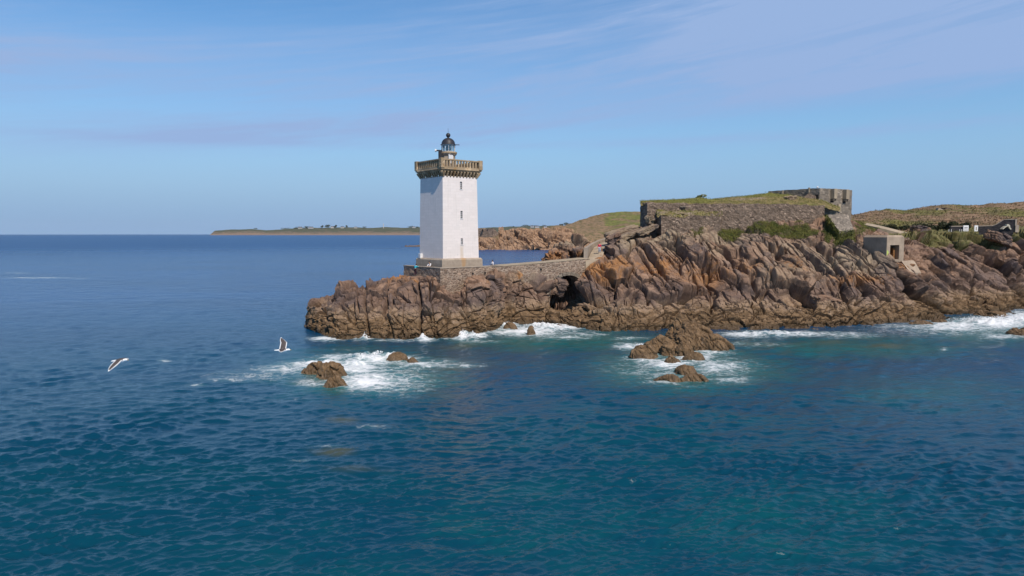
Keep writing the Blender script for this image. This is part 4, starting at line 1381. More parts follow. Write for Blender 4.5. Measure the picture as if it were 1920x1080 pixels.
def build_bridge():
    th = 3.2
    a, b = TC, BE
    n = 190
    t = np.linspace(0, 1, n)
    xy = a[None] + (b - a)[None] * t[:, None]
    d = (b - a) / np.linalg.norm(b - a)
    nr = np.array([-d[1], d[0]])
    Lt = np.linalg.norm(b - a)
    zt = TZ + 0.02 + (9.45 - TZ) * t ** 1.2
    # arch: crown near photo column 1066
    pxs = to_px(np.concatenate([xy, np.full((n, 1), 6.0)], 1))[0]
    sc = t[np.argmin(abs(pxs - 1066))] * Lt
    s = t * Lt
    R = 3.3; crown = 6.95
    u = np.clip(np.abs(s - sc) / R, 0, 1)
    zb = np.where(u < 1, crown - R + R * np.sqrt(1 - u * u), 0.0)
    rows = 22
    r = np.linspace(0, 1, rows)
    z = zb[:, None] * (1 - r) + zt[:, None] * r
    fr = np.stack([np.repeat(xy[:, :1], rows, 1), np.repeat(xy[:, 1:], rows, 1), z], -1)
    bk = fr.copy(); bk[..., 0] += nr[0] * th; bk[..., 1] += nr[1] * th
    ds = 0.08 * fbm(fr * 2.0, 3, 41)
    fr[..., 0] -= nr[0] * ds; fr[..., 1] -= nr[1] * ds
    G = np.concatenate([fr, bk[:, ::-1]], 1)
    nv = G.shape[1]
    idx = np.arange(n * nv).reshape(n, nv)
    F = np.concatenate([grid_faces(n, nv)[:, ::-1], np.stack([idx[:-1, 0], idx[1:, 0], idx[1:, -1], idx[:-1, -1]], 1)], 0)
    child_np("wall", G.reshape(-1, 3), F, M_TERR, bridge)
    V, F = wall_solid([(xy[i][0] - nr[0] * 0.06, xy[i][1] - nr[1] * 0.06, zt[i] + 0.13, zt[i] + 0.03) for i in range(0, n, 9)], th + 0.1, 0.3, 0.015, 0.02, 8, rows=2)
    child_np("coping", V, F, M_PATH, bridge)
    # voussoirs of the arch
    mb = MB()
    ob = np.array(bridge.location)
    for k in range(15):
        t0 = PI * (k + 0.06) / 15; t1 = PI * (k + 0.94) / 15
        pts = []
        for rr, tt in ((R + 0.01, t0), (R + 0.55, t0), (R + 0.55, t1), (R + 0.01, t1)):
            sx = sc - rr * math.cos(tt); zz = crown - R + rr * math.sin(tt)
            pts.append((a[0] + d[0] * sx, a[1] + d[1] * sx, zz))
        f = [np.array(q) - ob - np.array([nr[0], nr[1], 0]) * 0.10 for q in pts]
        g = [np.array(q) - ob + np.array([nr[0], nr[1], 0]) * 0.4 for q in pts]
        mb.prism(f, g)
    mb.build("arch_ring", M_KEEP, bridge)
    i = np.argmin(abs(pxs - 1014)); q = np.array([xy[i][0], xy[i][1], zt[i] - 0.9]) - ob
    MB().box(q, (0.28, 0.30, 0.26), Matrix.Rotation(math.atan2(d[1], d[0]), 3, 'Z'), 0.03).build("drain_hole", M_DARKHOLE, bridge)
    return d, nr, Lt


BD, BN, BL = build_bridge()

# concrete path climbing from the bridge, with a wall on its left
pp = [(at(1098, 489, 108.6), at(1122, 486, 109.4)), (at(1103, 485, 111), at(1130, 479, 112.5)), (at(1108, 474, 116), at(1134, 468, 117)), (at(1114, 464, 122), at(1142, 459, 122)), (at(1128, 455, 129), at(1160, 450, 129)), (at(1150, 447, 138), at(1180, 443, 137))]
mb = MB()
for (a, b), (c_, d_) in zip(pp[:-1], pp[1:]):
    dn = np.array([0, 0, -1.6])
    mb.prism([a + dn, b + dn, d_ + dn, c_ + dn], [a, b, d_, c_])
tag(mb.build("path", M_PATH), kind="structure")
ln = []
for px_, y_, Y_ in [(1101, 464.5, 110.6), (1107, 461, 117), (1112, 457, 122), (1126, 450.5, 129), (1148, 443.5, 138)]:
    q = at(px_, y_, Y_)
    ln.append((q[0], q[1], q[2], q[2] - 2.6))
V, F = wall_solid(ln, 0.55, 0.3, 0.03, 0.03, 17)
pw = mesh_np("path_wall", V, F, M_COPING)
tag(pw, "pale rendered wall edging the footpath above the bridge", "wall")


# ------------------------------------------------------------------ loose and sea rocks
def height_rock(name, lumps, mat, step=0.09, rough=0.22, seed=1, base=-0.6, R=None, bl=(1.5, 0.7, 1.0), attrs=None):
    """lumps: (x, y, rx, ry, h, power); a rock mass rising from the base"""
    lum = np.array([l[:5] for l in lumps])
    x0 = (lum[:, 0] - lum[:, 2] * 1.35).min(); x1 = (lum[:, 0] + lum[:, 2] * 1.35).max()
    y0 = (lum[:, 1] - lum[:, 3] * 1.35).min(); y1 = (lum[:, 1] + lum[:, 3] * 1.35).max()
    nx = int((x1 - x0) / step) + 2; ny = int((y1 - y0) / step) + 2
    X, Y = np.meshgrid(np.linspace(x0, x1, nx), np.linspace(y0, y1, ny), indexing='ij')
    wob = np.stack([X, Y, 0 * X], -1)
    s = np.mean(lum[:, 2])
    wx = fbm(wob * 0.9 / s, 3, seed) * s * 0.30; wy = fbm(wob * 0.9 / s, 3, seed + 4) * s * 0.30
    Z = np.full(X.shape, base)
    for l in lumps:
        cx, cy, rx, ry, h, pw = l
        d = ((X + wx - cx) / rx) ** 2 + ((Y + wy - cy) / ry) ** 2
        Z = np.maximum(Z, base + (h - base) * np.clip(1 - d ** (pw / 2), -0.3, 1))
    G = np.stack([X, Y, Z], -1)
    N = grid_normals(G)
    N = np.where(N[..., 2:3] < 0, -N, N)
    P = G.reshape(-1, 3)
    R = frame((0.5, -0.3, -0.8), (0.8, 0.15, 0.5)) if R is None else R
    d, r = blocks(P, R, (bl[0] * 1.6, bl[1] * 1.5, bl[2] * 1.3), rough, rough * 1.3, rough * 1.0, 0.05, seed)
    d2, _ = blocks(P, R, tuple(b * 0.45 for b in bl), rough * 0.35, rough * 0.5, rough * 0.4, 0.05, seed + 3)
    d = (d + d2 + rough * 0.9 * fbm(P * 1.3, 4, seed + 6) + rough * 0.5 * fbm(P * 4.0, 3, seed + 7)).reshape(X.shape)
    V = G + N * d[..., None]
    org = np.array([X.mean(), Y.mean(), 0.0])
    px, py = to_px(V)
    at_ = dict(tone=r, lichen=np.zeros(X.size), pale=np.zeros(X.size), green=np.zeros(X.size))
    if attrs: at_.update(attrs(px, py))
    o = mesh_np(name, (V - org).reshape(-1, 3), grid_faces(nx, ny), mat, attrs=at_)
    o.location = org
    return o


M_SEAROCK = mat_rock("wet_tan_rock", 4.4, 0.4, False, 0.9, 0.0, 0.45)


def lump(px, ybase, wpx, ytop, deep=0.8, pw=2.2):
    """photo column, waterline row, width and top row -> a lump at its real place and size"""
    Y = CAMZ / ((ybase - 438) / FPX)
    Y = at(px, ybase, 1.0); t = CAMZ / (CAMZ - Y[2]); Yd = t
    w = wpx / FPX * Yd
    ry = w * 0.5 * deep
    c = at(px, ytop, Yd + ry * 0.9)
    return (xat(px, Yd + ry * 0.9), Yd + ry, w / 2, ry, c[2], pw)


SEA_ROCKS = [
    ([lump(588, 704, 66, 680, .9), lump(618, 714, 66, 678, 1.1, 2.6), lump(623, 729, 50, 702, 0.8)], "low tan sea rock ringed by surf, nearest on the left side", 0.20),
    ([lump(742, 680, 66, 661, .7), lump(770, 680, 30, 669, .5)], "smooth domed tan rock awash behind the nearest left surf", 0.10),
    ([lump(1288, 644, 84, 590, 0.9, 2.0), lump(1306, 652, 110, 606, 0.8, 2.2), lump(1342, 658, 90, 626, 0.6, 2.2), lump(1300, 657, 110, 618, .7)], "tallest tan sea stack standing just off the shore shelf", 0.26),
    ([lump(1246, 665, 92, 632, .8), lump(1214, 673, 62, 645, .8), lump(1262, 668, 60, 640, .7)], "broad broken rock left of the tallest sea stack", 0.20),
    ([lump(1288, 670, 54, 642, .8), lump(1304, 677, 58, 661, .6), lump(1266, 683, 46, 666, .6)], "small stepped rock in front of the tallest sea stack", 0.16),
    ([lump(1294, 706, 62, 686, .8), lump(1260, 718, 84, 701, .55), lump(1304, 717, 72, 699, .6)], "flat two humped rock nearest the camera on the right in lacy foam", 0.13),
    ([lump(995, 629, 23, 611, 1.0)], "little pointed boulder in white surf below the bridge", 0.12),
    ([lump(957, 619, 34, 605, .8)], "dark wet rock with surf pouring over it below the causeway", 0.12),
    ([lump(1915, 629, 40, 614, .9), lump(1945, 632, 60, 612, .9)], "dark rock cut by the right edge of the photo in surf", 0.2),
    ([lump(1735, 610, 60, 601, .6), lump(1770, 606, 40, 598, .6)], "flat dark ledge awash in front of the right shore", 0.14),
    ([lump(1880, 598, 60, 584, .6), lump(1850, 592, 40, 582, .6)], "low dark ledge against the far right shore", 0.2),
    ([lump(690, 668, 16, 663, .7)], "tip of a nearly drowned rock under breaking surf", 0.06),
]
for i, (ls, lab, rg_) in enumerate(SEA_ROCKS):
    rg_ *= 0.6
    o = height_rock("sea_rock", ls, M_SEAROCK, 0.055, rg_, 500 + 11 * i, -0.5, None, (1.6, 0.8, 1.1))
    tag(o, lab, "rock", "sea rocks in the surf")
M_SPRAY = mat_plain("white_spray", (0.86, 0.87, 0.88), 0.8, 0.03)
for i, (px_, y_, w_, h_) in enumerate([(672, 672, 22, 10), (702, 667, 16, 8), (738, 667, 12, 5), (683, 629, 8, 11), (793, 631, 10, 7), (866, 627, 14, 9), (886, 629, 10, 7), (950, 609, 14, 7), (1015, 611, 30, 6), (1205, 650, 12, 5), (1850, 599, 50, 6), (1900, 596, 36, 8)]):
    Yd = CAMZ / ((y_ + h_ * 0.4 - 438) / FPX)
    g_ = np.random.default_rng(700 + i)
    n_ = int(40 * w_)
    q_ = g_.normal(0, 1, (n_, 3)) * np.array([w_ * 0.42, 9, h_ * 0.4]) / FPX * Yd
    q_[:, 2] = np.abs(q_[:, 2]) * np.exp(-(q_[:, 0] / (w_ / FPX * Yd)) ** 2)
    q_ += np.array([xat(px_, Yd), Yd, 0.05])
    u_ = g_.normal(0, 1, (n_, 3)); u_ /= np.linalg.norm(u_, axis=1, keepdims=True)
    v_ = np.cross(u_, g_.normal(0, 1, (n_, 3))); v_ /= np.linalg.norm(v_, axis=1, keepdims=True)
    s_ = 0.055 * g_.uniform(0.4, 1.5, n_)[:, None]
    V_ = np.stack([q_ - u_ * s_, q_ + v_ * s_, q_ + u_ * s_, q_ - v_ * s_], 1).reshape(-1, 3)
    tag(mesh_np("spray", V_, np.arange(4 * n_).reshape(n_, 4), M_SPRAY), "white spray thrown up where the swell breaks on rock", "spray", "spray along the rocks", "stuff")
# low reef far behind the tower
o = height_rock("reef", [(xat(772, 700), 712, 14, 4, 1.1, 2), (xat(790, 700), 716, 10, 5, 1.2, 2)], M_SEAROCK, 0.6, 0.4, 801, -1.0, None, (5, 3, 3))
tag(o, "low dark reef in the open water just left of the tower", "reef")

# rock outcrop left of the path
M_OUT = mat_rock("outcrop_rock", -1.5, 1.0, True, 1.0)
oc = []
for px_, yt, Y_, w_, d_, pw_ in [(1030, 472, 115, 30, 4, 2.2), (1050, 458, 117, 34, 4.5, 3), (1074, 446, 119, 34, 4.5, 4), (1090, 452, 117, 16, 4, 4), (1060, 478, 113.5, 50, 2.5, 2.5), (1085, 468, 113.4, 26, 2.2, 3)]:
    c_ = at(px_, yt, Y_)
    oc.append((c_[0], c_[1], w_ / FPX * Y_, d_, c_[2], pw_))
o = height_rock("rock_outcrop", oc, M_OUT, 0.11, 0.55, 611, -1.0, frame((0.85, -0.2, -0.4), (0.3, 0.2, 0.9)), (4.5, 1.0, 2.6),
                lambda px, py: dict(lichen=blob(px, py, [(1040, 480, 40, 10, .9), (1088, 478, 12, 10, 1), (1070, 465, 30, 8, .4)]), pale=blob(px, py, [(1075, 452, 45, 9, 1)])))
tag(o, "stacked orange and grey rock outcrop behind the bridge, left of the path", "rock")


def slab_rock(name, c, size, rot, seed, mat, amp=0.18):
    """a squared, broken block of rock"""
    n = 26
    u = np.linspace(-1, 1, n)
    Vs, Fs, off = [], [], 0
    for ax in range(3):
        for sg in (-1, 1):
            a, b = np.meshgrid(u, u, indexing='ij')
            q = np.zeros((n, n, 3)); q[..., ax] = sg; q[..., (ax + 1) % 3] = a; q[..., (ax + 2) % 3] = b
            f = grid_faces(n, n) + off
            Fs.append(f if sg > 0 else f[:, ::-1]); off += n * n
            Vs.append(q.reshape(-1, 3))
    V = np.concatenate(Vs)
    r = (np.abs(V) ** 7).sum(1) ** (1 / 7)
    V = V / r[:, None]
    V = V * (np.array(size) / 2)
    Nn = V / (np.linalg.norm(V, axis=1, keepdims=True))
    W = V + seed * 13.7
    d, rr = blocks(W, np.eye(3), tuple(np.array(size) * 0.55), amp, amp, amp, 0.10, seed)
    d2, _ = blocks(W, np.eye(3), tuple(np.array(size) * 0.2), amp * .4, amp * .4, amp * .4, 0.12, seed + 2)
    V = V + Nn * (d + d2 + amp * 0.6 * fbm(W * 1.3, 3, seed))[:, None]
    z = np.zeros(len(V))
    bm_o = mesh_np(name, V, np.concatenate(Fs), mat, attrs=dict(tone=rr, lichen=z + 0.15, pale=z + (0.85 if mat is M_SLAB else 0.08), green=z))
    bm_o.location = tuple(float(v) for v in c)
    bm_o.rotation_euler = rot
    return bm_o


M_SLAB = mat_rock("pale_slab_rock", -3.0, 0.5, False, 1.0)
for px_, y_, Y_, size, rot, sd, lab in [
    (1167, 434.5, 122, (6.4, 3.0, 1.0), (0.1, -0.26, 0.25), 3, "long tilted pale slab above the footpath, highest of the slabs"),
    (1178, 441.5, 119, (5.2, 2.4, 0.8), (0.05, -0.36, 0.2), 5, "tilted slab just under the highest slab beside the fort corner"),
    (1213, 430.0, 118, (3.6, 2.2, 0.8), (0.1, -0.42, 0.1), 6, "short upright tilted slab at the foot of the fort corner"),
    (1150, 447.5, 116, (2.4, 2.0, 1.2), (0.1, -0.5, 0.2), 8, "dark cracked block beside the person on the path"),
    (1219, 413.0, 119.6, (1.3, 1.2, 1.4), (0.2, 0.3, 0.4), 9, "boulder wedged between the two fort walls at their left end"),
    (1276, 403.5, 119.8, (1.9, 1.2, 0.5), (0.05, 0.05, 0.1), 10, "flat boulder lying on the slope under the dark loophole"),
    (1480, 371.5, 133, (2.2, 1.6, 0.9), (0, -0.1, 0.3), 12, "pale boulder on the fort roof beside the stone keep"),
    (1548, 566, 104, (4.2, 2.6, 1.5), (0.1, 0.12, 0.2), 14, "big grey boulder lying on the shelf under the main cliff"),
    (1046, 537, 107.6, (2.6, 2.4, 2.9), (0.3, 0.3, 0.2), 17, "rounded brown boulder jammed under the left side of the bridge arch"),
    (1872, 446, 141, (5.0, 3.2, 2.0), (0.2, 0.3, 0.3), 15, "jutting brown boulder in front of the dark painted wall"),
    (1725, 432, 140, (3.6, 2.5, 1.8), (0.1, 0.1, 0.2), 16, "dark rounded rock on the turf right of the bunker"),
]:
    o = slab_rock("boulder", at(px_, y_, Y_), size, rot, sd, M_SLAB if sd not in (15, 16, 14, 8, 17) else M_OUT)
    tag(o, lab, "boulder", "loose boulders on the headland")


# ------------------------------------------------------------------ fort
def wl(px, y, Y, yb):
    p = at(px, y, Y); q = at(px, yb, Y)
    return (p[0], p[1], p[2], q[2])


fort = empty("fort_wall", at(1214, 425, 121))
tag(fort, "long dark rubble wall of the old fort, with one small black loophole", "wall")
V, F = wall_solid([wl(1201, 381.5, 126.5, 430), wl(1214, 380, 121, 432), wl(1262, 381, 121.3, 432), wl(1330, 382, 122, 436), wl(1400, 382, 123, 440), wl(1470, 383, 125, 440), wl(1546, 386, 127.5, 440)], 1.4, 0.22, 0.20, 0.30, 23)
child_np("wall", V, F, M_FORT, fort)
q = at(1280.5, 392, 121.5) - np.array(fort.location)
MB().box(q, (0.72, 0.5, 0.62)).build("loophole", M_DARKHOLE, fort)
MB().box(q + np.array([0, -0.05, 0.40]), (1.1, 0.5, 0.16)).build("lintel", M_KEEP, fort)
V, F = wall_solid([wl(1228, 405.5, 121.0, 438), wl(1240, 406, 117.4, 440), wl(1290, 406.5, 117.8, 440), wl(1325, 404, 119.2, 440), wl(1352, 400, 121.4, 440)], 1.0, 0.22, 0.22, 0.50, 29)
lw = mesh_np("outer_wall", V, F, M_FORT)
tag(lw, "lower curved rubble wall in front of the long fort wall, at its left", "wall")
# ground between the two walls and the turf roof behind
BANK = {1232: [(408, 118.6), (402, 119.4), (396, 120.4), (394, 121.2)], 1262: [(408, 118.4), (402, 119.4), (397, 120.4), (395, 121.5)], 1300: [(408, 118.6), (402, 119.6), (397, 120.8), (395, 122.0)], 1330: [(406, 119.6), (402, 120.4), (399, 121.2), (397, 122.2)], 1352: [(404, 121.2), (401, 121.6), (399, 122.0), (397, 122.6)]}
land("bank", BANK, 1.0, [14, 12, 10], M_GRASS, 0.45, 0.9, 71, lambda px, py: dict(green=0.2 + 0 * px, rock=0.5 + 0 * px))
BANKV = bpy.data.objects["bank"].data
ROOF = {1201: [(385, 124), (380.5, 128), (378, 134), (378, 142), (395, 158)],
        1214: [(384, 122.2), (379.5, 126), (377, 134), (377, 142), (395, 158)],
        1240: [(384, 122.4), (380, 126), (376.0, 134), (376, 144), (392, 160)],
        1300: [(385, 123), (379.5, 127), (373.5, 134), (373, 142), (392, 160)],
        1316: [(385, 123.2), (378.5, 127), (371.5, 134), (372, 142), (392, 160)],
        1330: [(385, 123.4), (380, 127), (374.5, 134), (374, 142), (392, 160)],
        1360: [(385, 123.6), (379, 128), (371.5, 136), (371, 143), (392, 160)],
        1410: [(385, 124.3), (378, 129), (366.5, 138), (366.5, 144), (390, 160)],
        1445: [(385, 125.2), (377, 130), (362.8, 138), (363.5, 144), (390, 160)],
        1478: [(386, 126), (376.5, 131), (365.5, 137), (368, 144), (390, 160)],
        1510: [(387, 127), (378, 131), (371, 134), (372, 140), (395, 160)],
        1546: [(389, 128), (381, 131.5), (378, 134), (378, 142), (400, 160)],
        1575: [(395, 128.5), (392, 131.5), (390, 134), (392, 142), (405, 160)]}
_, ROOFV, RPX, RPY = land("fort_mound", ROOF, 0.8, [24, 40, 20, 8], M_GRASS, 0.35, 0.5, 73,
                          lambda px, py: dict(green=blob(px, py, [(1445, 364, 45, 5, .9), (1280, 377, 60, 4, .8), (1490, 384, 50, 5, .3), (1400, 368, 30, 3, .6)]), rock=blob(px, py, [(1400, 373, 55, 3, .75), (1485, 371, 20, 3, .8), (1230, 381, 20, 2, .4)])))

# stone keep at the back of the fort
KY = 136.0
K0 = at(1537, 352.5, KY); KL = at(1440.5, 356, 144.5); KR = at(1598, 356.0, 142.0)
KZ = K0[2]
keep = empty("stone_keep", (K0[0], K0[1], 16.5))
tag(keep, "square grey stone keep with two box machicolations above the fort wall", "building")


def kp(u, v, z, out=0.0):
    """point on the keep: u along left face, v along right face"""
    a = K0[:2] + (KL - K0)[:2] * u + (KR - K0)[:2] * v
    return np.array([a[0], a[1], z]) - np.array(keep.location)


kd_l = (KL - K0)[:2] / np.linalg.norm((KL - K0)[:2]); kd_r = (KR - K0)[:2] / np.linalg.norm((KR - K0)[:2])
nl_ = np.array([-kd_l[1], kd_l[0], 0]); nl_ = nl_ if nl_[1] < 0 else -nl_
nr_ = np.array([kd_r[1], -kd_r[0], 0]); nr_ = nr_ if nr_[1] < 0 else -nr_
BKc = KL + (KR - K0)
V, F = wall_solid([(KL[0], KL[1], KZ - 0.1, 15.5), (K0[0], K0[1], KZ, 15.0), (KR[0], KR[1], KZ, 15.0), (BKc[0], BKc[1], KZ, 15.5), (KL[0], KL[1], KZ - 0.1, 15.5)], 0.7, 0.25, 0.08, 0.08, 31)
child_np("wall", V, F, M_KEEP, keep)
mb = MB(); z_ = KZ - 0.9
mb.prism([kp(.03, .03, z_ - 0.3), kp(.03, .97, z_ - 0.3), kp(.97, .97, z_ - 0.3), kp(.97, .03, z_ - 0.3)], [kp(.03, .03, z_), kp(.03, .97, z_), kp(.97, .97, z_), kp(.97, .03, z_)])
mb.build("roof", M_COPING, keep)
rotr = Matrix.Rotation(math.atan2(kd_r[1], kd_r[0]), 3, 'Z'); rotl = Matrix.Rotation(math.atan2(kd_l[1], kd_l[0]), 3, 'Z')
Lr = np.linalg.norm((KR - K0)[:2])
M_PALE = mat_concrete("pale_dressed_stone", (0.37, 0.30, 0.215), 0.3, False)
for fpx in (1560.5, 1584):
    v = (fpx - 1537) / (1598 - 1537)
    v = v * 0.97
    b = MB().box(kp(0, v, KZ - 1.02) + nr_ * 0.42, (1.05, 0.85, 1.95), rotr, 0.03).build("machicolation", M_PALE, keep)
    mbb = MB()
    for s in (-0.36, 0.36):
        mbb.box(kp(0, v, KZ - 2.22) + nr_ * 0.36 + np.array([*(kd_r * s), 0]), (0.22, 0.7, 0.42), rotr)
    mbb.build("bracket", M_KEEP, b)
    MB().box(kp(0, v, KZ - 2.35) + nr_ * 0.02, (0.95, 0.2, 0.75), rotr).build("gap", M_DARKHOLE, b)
for fpx, y0, y1 in ((1558.5, 380, 394.5), (1573, 382, 396.5)):
    v = (fpx - 1537) / 61.0
    z0_ = at(fpx, y1, 138)[2]; z1_ = at(fpx, y0, 138)[2]
    MB().box(kp(0, v, (z0_ + z1_) / 2) + nr_ * 0.08, (0.85, 0.35, z1_ - z0_), rotr, 0.02).build("pilaster", M_PALE, keep)
for fpx, y0, y1 in ((1469, 355, 366), (1518.5, 352.6, 362)):
    u = (1537 - fpx) / 96.5
    z0_ = at(fpx, y1, 139)[2]; z1_ = at(fpx, y0, 139)[2]
    MB().box(kp(u, 0, (z0_ + z1_) / 2) + nl_ * 0.08, (0.28, 0.3, z1_ - z0_), rotl).build("chimney_flue", M_PALE, keep)
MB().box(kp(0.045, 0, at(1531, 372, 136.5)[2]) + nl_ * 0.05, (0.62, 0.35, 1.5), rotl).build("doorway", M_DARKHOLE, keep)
MB().lathe([(0.18, 0), (0.18, 0.18), (0.12, 0.3), (0.03, 0.36)], 12, tuple(kp(0.06, 0.03, KZ + 0.04))).build("vent", M_FRAME, keep, True)
# little ruined gable leaning on the keep's left face
mb = MB()
ga = at(1497, 373, 134.0); gb = at(1530, 373, 133.6)
gm = at(1517, 362.5, 133.8)
o3 = np.array([ga[0], ga[1], ga[2] - 1.2])
rg1 = [ga + [0, 0, -1.2], gb + [0, 0, -1.4], gb + [0, 0, 0.55], gm, ga + [0, 0, -0.2]]
rg2 = [p_ + np.array([0.9, 2.4, 0]) for p_ in rg1]
gab = mb.prism([p_ - o3 for p_ in rg1], [p_ - o3 for p_ in rg2]).build("ruined_gable", M_FORT)
gab.location = o3
tag(gab, "small ruined stone gable leaning against the left side of the keep", "ruin")

# sloping revetment right of the fort wall
mb = MB()
rv = [at(1551, 402.5, 125.8), at(1574, 434, 120.4), at(1601, 431, 120.6), at(1590, 402, 126.0)]
o3 = rv[1].copy()
dn = np.array([0.4, 0.8, -2.4])
REV_EDGE = [rv[0], rv[1], rv[2]]
g_ = mb.prism([p_ + dn - o3 for p_ in rv], [p_ - o3 for p_ in rv]).build("stone_revetment", M_SLOPE)
g_.location = o3
tag(g_, "sloping grey stone facing set in green plants under the keep", "revetment")

# concrete bunker
B0 = at(1663.5, 441, 113.0); BLp = at(1619, 442, 117.5); BRp = at(1696, 441.5, 116.4)
bz1 = B0[2]; bz0 = at(1663.5, 488.5, 113)[2]
bunker = empty("bunker", (B0[0], B0[1], bz0))
tag(bunker, "low concrete bunker with a deep square embrasure and green paint on its edge", "bunker")
bl_, br_ = (BLp - B0)[:2], (BRp - B0)[:2]


def bp(u, v, z):
    a = bl_ * u + br_ * v
    return np.array([a[0], a[1], z - bz0])


bh = bz1 - bz0
mb = MB()
# body as three pieces round the opening, plus roof slab; the opening steps inwards
v0, v1 = 0.20, 0.72
zo = at(1678, 459.5, 114.5)[2] - bz0
mb2 = bmesh.new()


def hexa(mb, u0, u1, va, vb, za, zb):
    mb.prism([bp(u0, va, za + bz0), bp(u0, vb, za + bz0), bp(u1, vb, za + bz0), bp(u1, va, za + bz0)], [bp(u0, va, zb + bz0), bp(u0, vb, zb + bz0), bp(u1, vb, zb + bz0), bp(u1, va, zb + bz0)])


hexa(mb, 0, 1, 0, v0, -0.3, zo)
hexa(mb, 0, 1, v1, 1, -0.3, zo)
hexa(mb, 0.55, 1, v0 + .001, v1 - .001, -0.3, zo)
hexa(mb, 0.004, 0.55, v0 + .001, v1 - .001, -0.3, 0.12)
mb.build("wall", M_CONC, bunker)
mb = MB()
ru = 0.13
mb.prism([bp(0, 0, zo + 0.002 + bz0), bp(0, 1, zo + 0.002 + bz0), bp(1, 1, zo + 0.002 + bz0), bp(1, 0, zo + 0.002 + bz0)], [bp(0, 0, bz1 - 0.35), bp(0, 1, bz1 - 0.35), bp(1, 1, bz1 - 0.35), bp(1, 0, bz1 - 0.35)])
mb.prism([bp(0, 0, bz1 - 0.348), bp(0, 1, bz1 - 0.348), bp(1, 1, bz1 - 0.348), bp(1, 0, bz1 - 0.348)], [bp(.05, .08, bz1), bp(.05, .9, bz1), bp(.95, .9, bz1), bp(.95, .08, bz1)])
mb.build("roof", M_CONC, bunker)
M_WOOD = mat_plain("rusty_timber", (0.20, 0.095, 0.035), 0.85, 0.45, 3.0)
em = MB()
hexa(em, 0.30, 0.42, v0 + 0.18, v1 - 0.002, 0.12, zo * 0.62)
hexa(em, 0.16, 0.26, v0 + 0.40, v1 - 0.002, 0.12, zo * 0.80)
em.build("embrasure", M_WOOD, bunker)
M_GREENP = mat_plain("lime_paint", (0.42, 0.50, 0.12), 0.8, 0.25, 5.0)
M_REDP = mat_plain("red_paint", (0.40, 0.06, 0.035), 0.8, 0.2, 5.0)
gp = MB()
nb_ = np.array([br_[1], -br_[0], 0]) / np.linalg.norm(br_)
gp.prism([bp(0, .02, bz0 + .15) + nb_ * .012, bp(0, .15, bz0 + .15) + nb_ * .012, bp(0, .15, bz0 + .15) - nb_ * .02, bp(0, .02, bz0 + .15) - nb_ * .02],
         [bp(0, .02, bz0 + 1.75) + nb_ * .012, bp(0, .11, bz0 + 1.5) + nb_ * .012, bp(0, .11, bz0 + 1.5) - nb_ * .02, bp(0, .02, bz0 + 1.75) - nb_ * .02]).build("green_paint", M_GREENP, bunker)
rp = MB()
hexa(rp, 0.285, 0.299, v0 + .20, v0 + .34, 0.85, 1.2)
rp.build("red_paint", M_REDP, bunker)
# concrete apron below it
mb = MB()
gq = [(x_, y_) for x_ in np.linspace(1688, 1728, 9) for y_ in np.linspace(488, 512, 7)]
gY = np.array([on_rock(*q_)[1] for q_ in gq]); gA = np.array([[1, q_[0] - 1700, q_[1] - 500] for q_ in gq])
gs = np.linalg.lstsq(gA, gY, rcond=None)[0]
ap = [at(x_, y_, gs[0] + gs[1] * (x_ - 1700) + gs[2] * (y_ - 500) - 0.35) for x_, y_ in ((1690, 489), (1714, 488), (1727, 511), (1707, 512))]
o3 = ap[0].copy()
dn = np.array([0.0, 0.5, -2.6])
g_ = mb.prism([p_ + dn - o3 for p_ in ap], [p_ - o3 for p_ in ap]).build("concrete_apron", M_CONC)
g_.location = o3
tag(g_, "cracked concrete apron running down the rock below the bunker", "slab")

# pale track running down behind the bunker
mb = MB()
tk = [(1626, 418, 150), (1655, 424, 147), (1690, 433, 145), (1705, 437, 145)]
for (a0, a1, a2), (b0, b1, b2) in zip(tk[:-1], tk[1:]):
    p0, p1 = at(a0, a1, a2), at(b0, b1, b2)
    q0, q1 = at(a0 - 6, a1 + 3, a2 - 4), at(b0 - 6, b1 + 3, b2 - 4)
    dn = np.array([0, 0, -1.5])
    mb.prism([p0 + dn, q0 + dn, q1 + dn, p1 + dn], [p0, q0, q1, p1])
tag(mb.build("track", M_PATH), kind="structure")
mb = MB()
rv = [at(1628, 418.5, 149), at(1640, 438, 136), at(1690, 439, 136), at(1690, 433.5, 144)]

# ------------------------------------------------------------------ range walls on the right
M_DARKW = mat_stone("dark_slate_wall", (0.030, 0.028, 0.032), (0.055, 0.050, 0.052), (0.075, 0.068, 0.064), 2.0, 0.05, 2.0, 0.0, 0.4)
M_SIGN = mat_plain("white_panel_paint", (0.78, 0.77, 0.75), 0.6, 0.04)


def plain_wall(name, pts, zb, thick, mat, cop, label):
    """pts: (px, ytop, Y); dark wall with a pale coping"""
    p3 = [at(*p_) for p_ in pts]
    root = empty(name, (p3[0][0], p3[0][1], zb))
    tag(root, label, "wall")
    L_ = [(p_[0], p_[1], p_[2] - 0.16, zb) for p_ in p3]
    V, F = wall_solid(L_, thick, 0.3, 0.03, 0.0, 51)
    child_np("wall", V, F, mat, root)
    V, F = wall_solid([(p_[0], p_[1] - 0.08, p_[2], p_[2] - 0.155) for p_ in p3], thick + 0.2, 0.4, 0.01, 0.0, 52, rows=2)
    child_np("coping", V, F, cop, root)
    return root


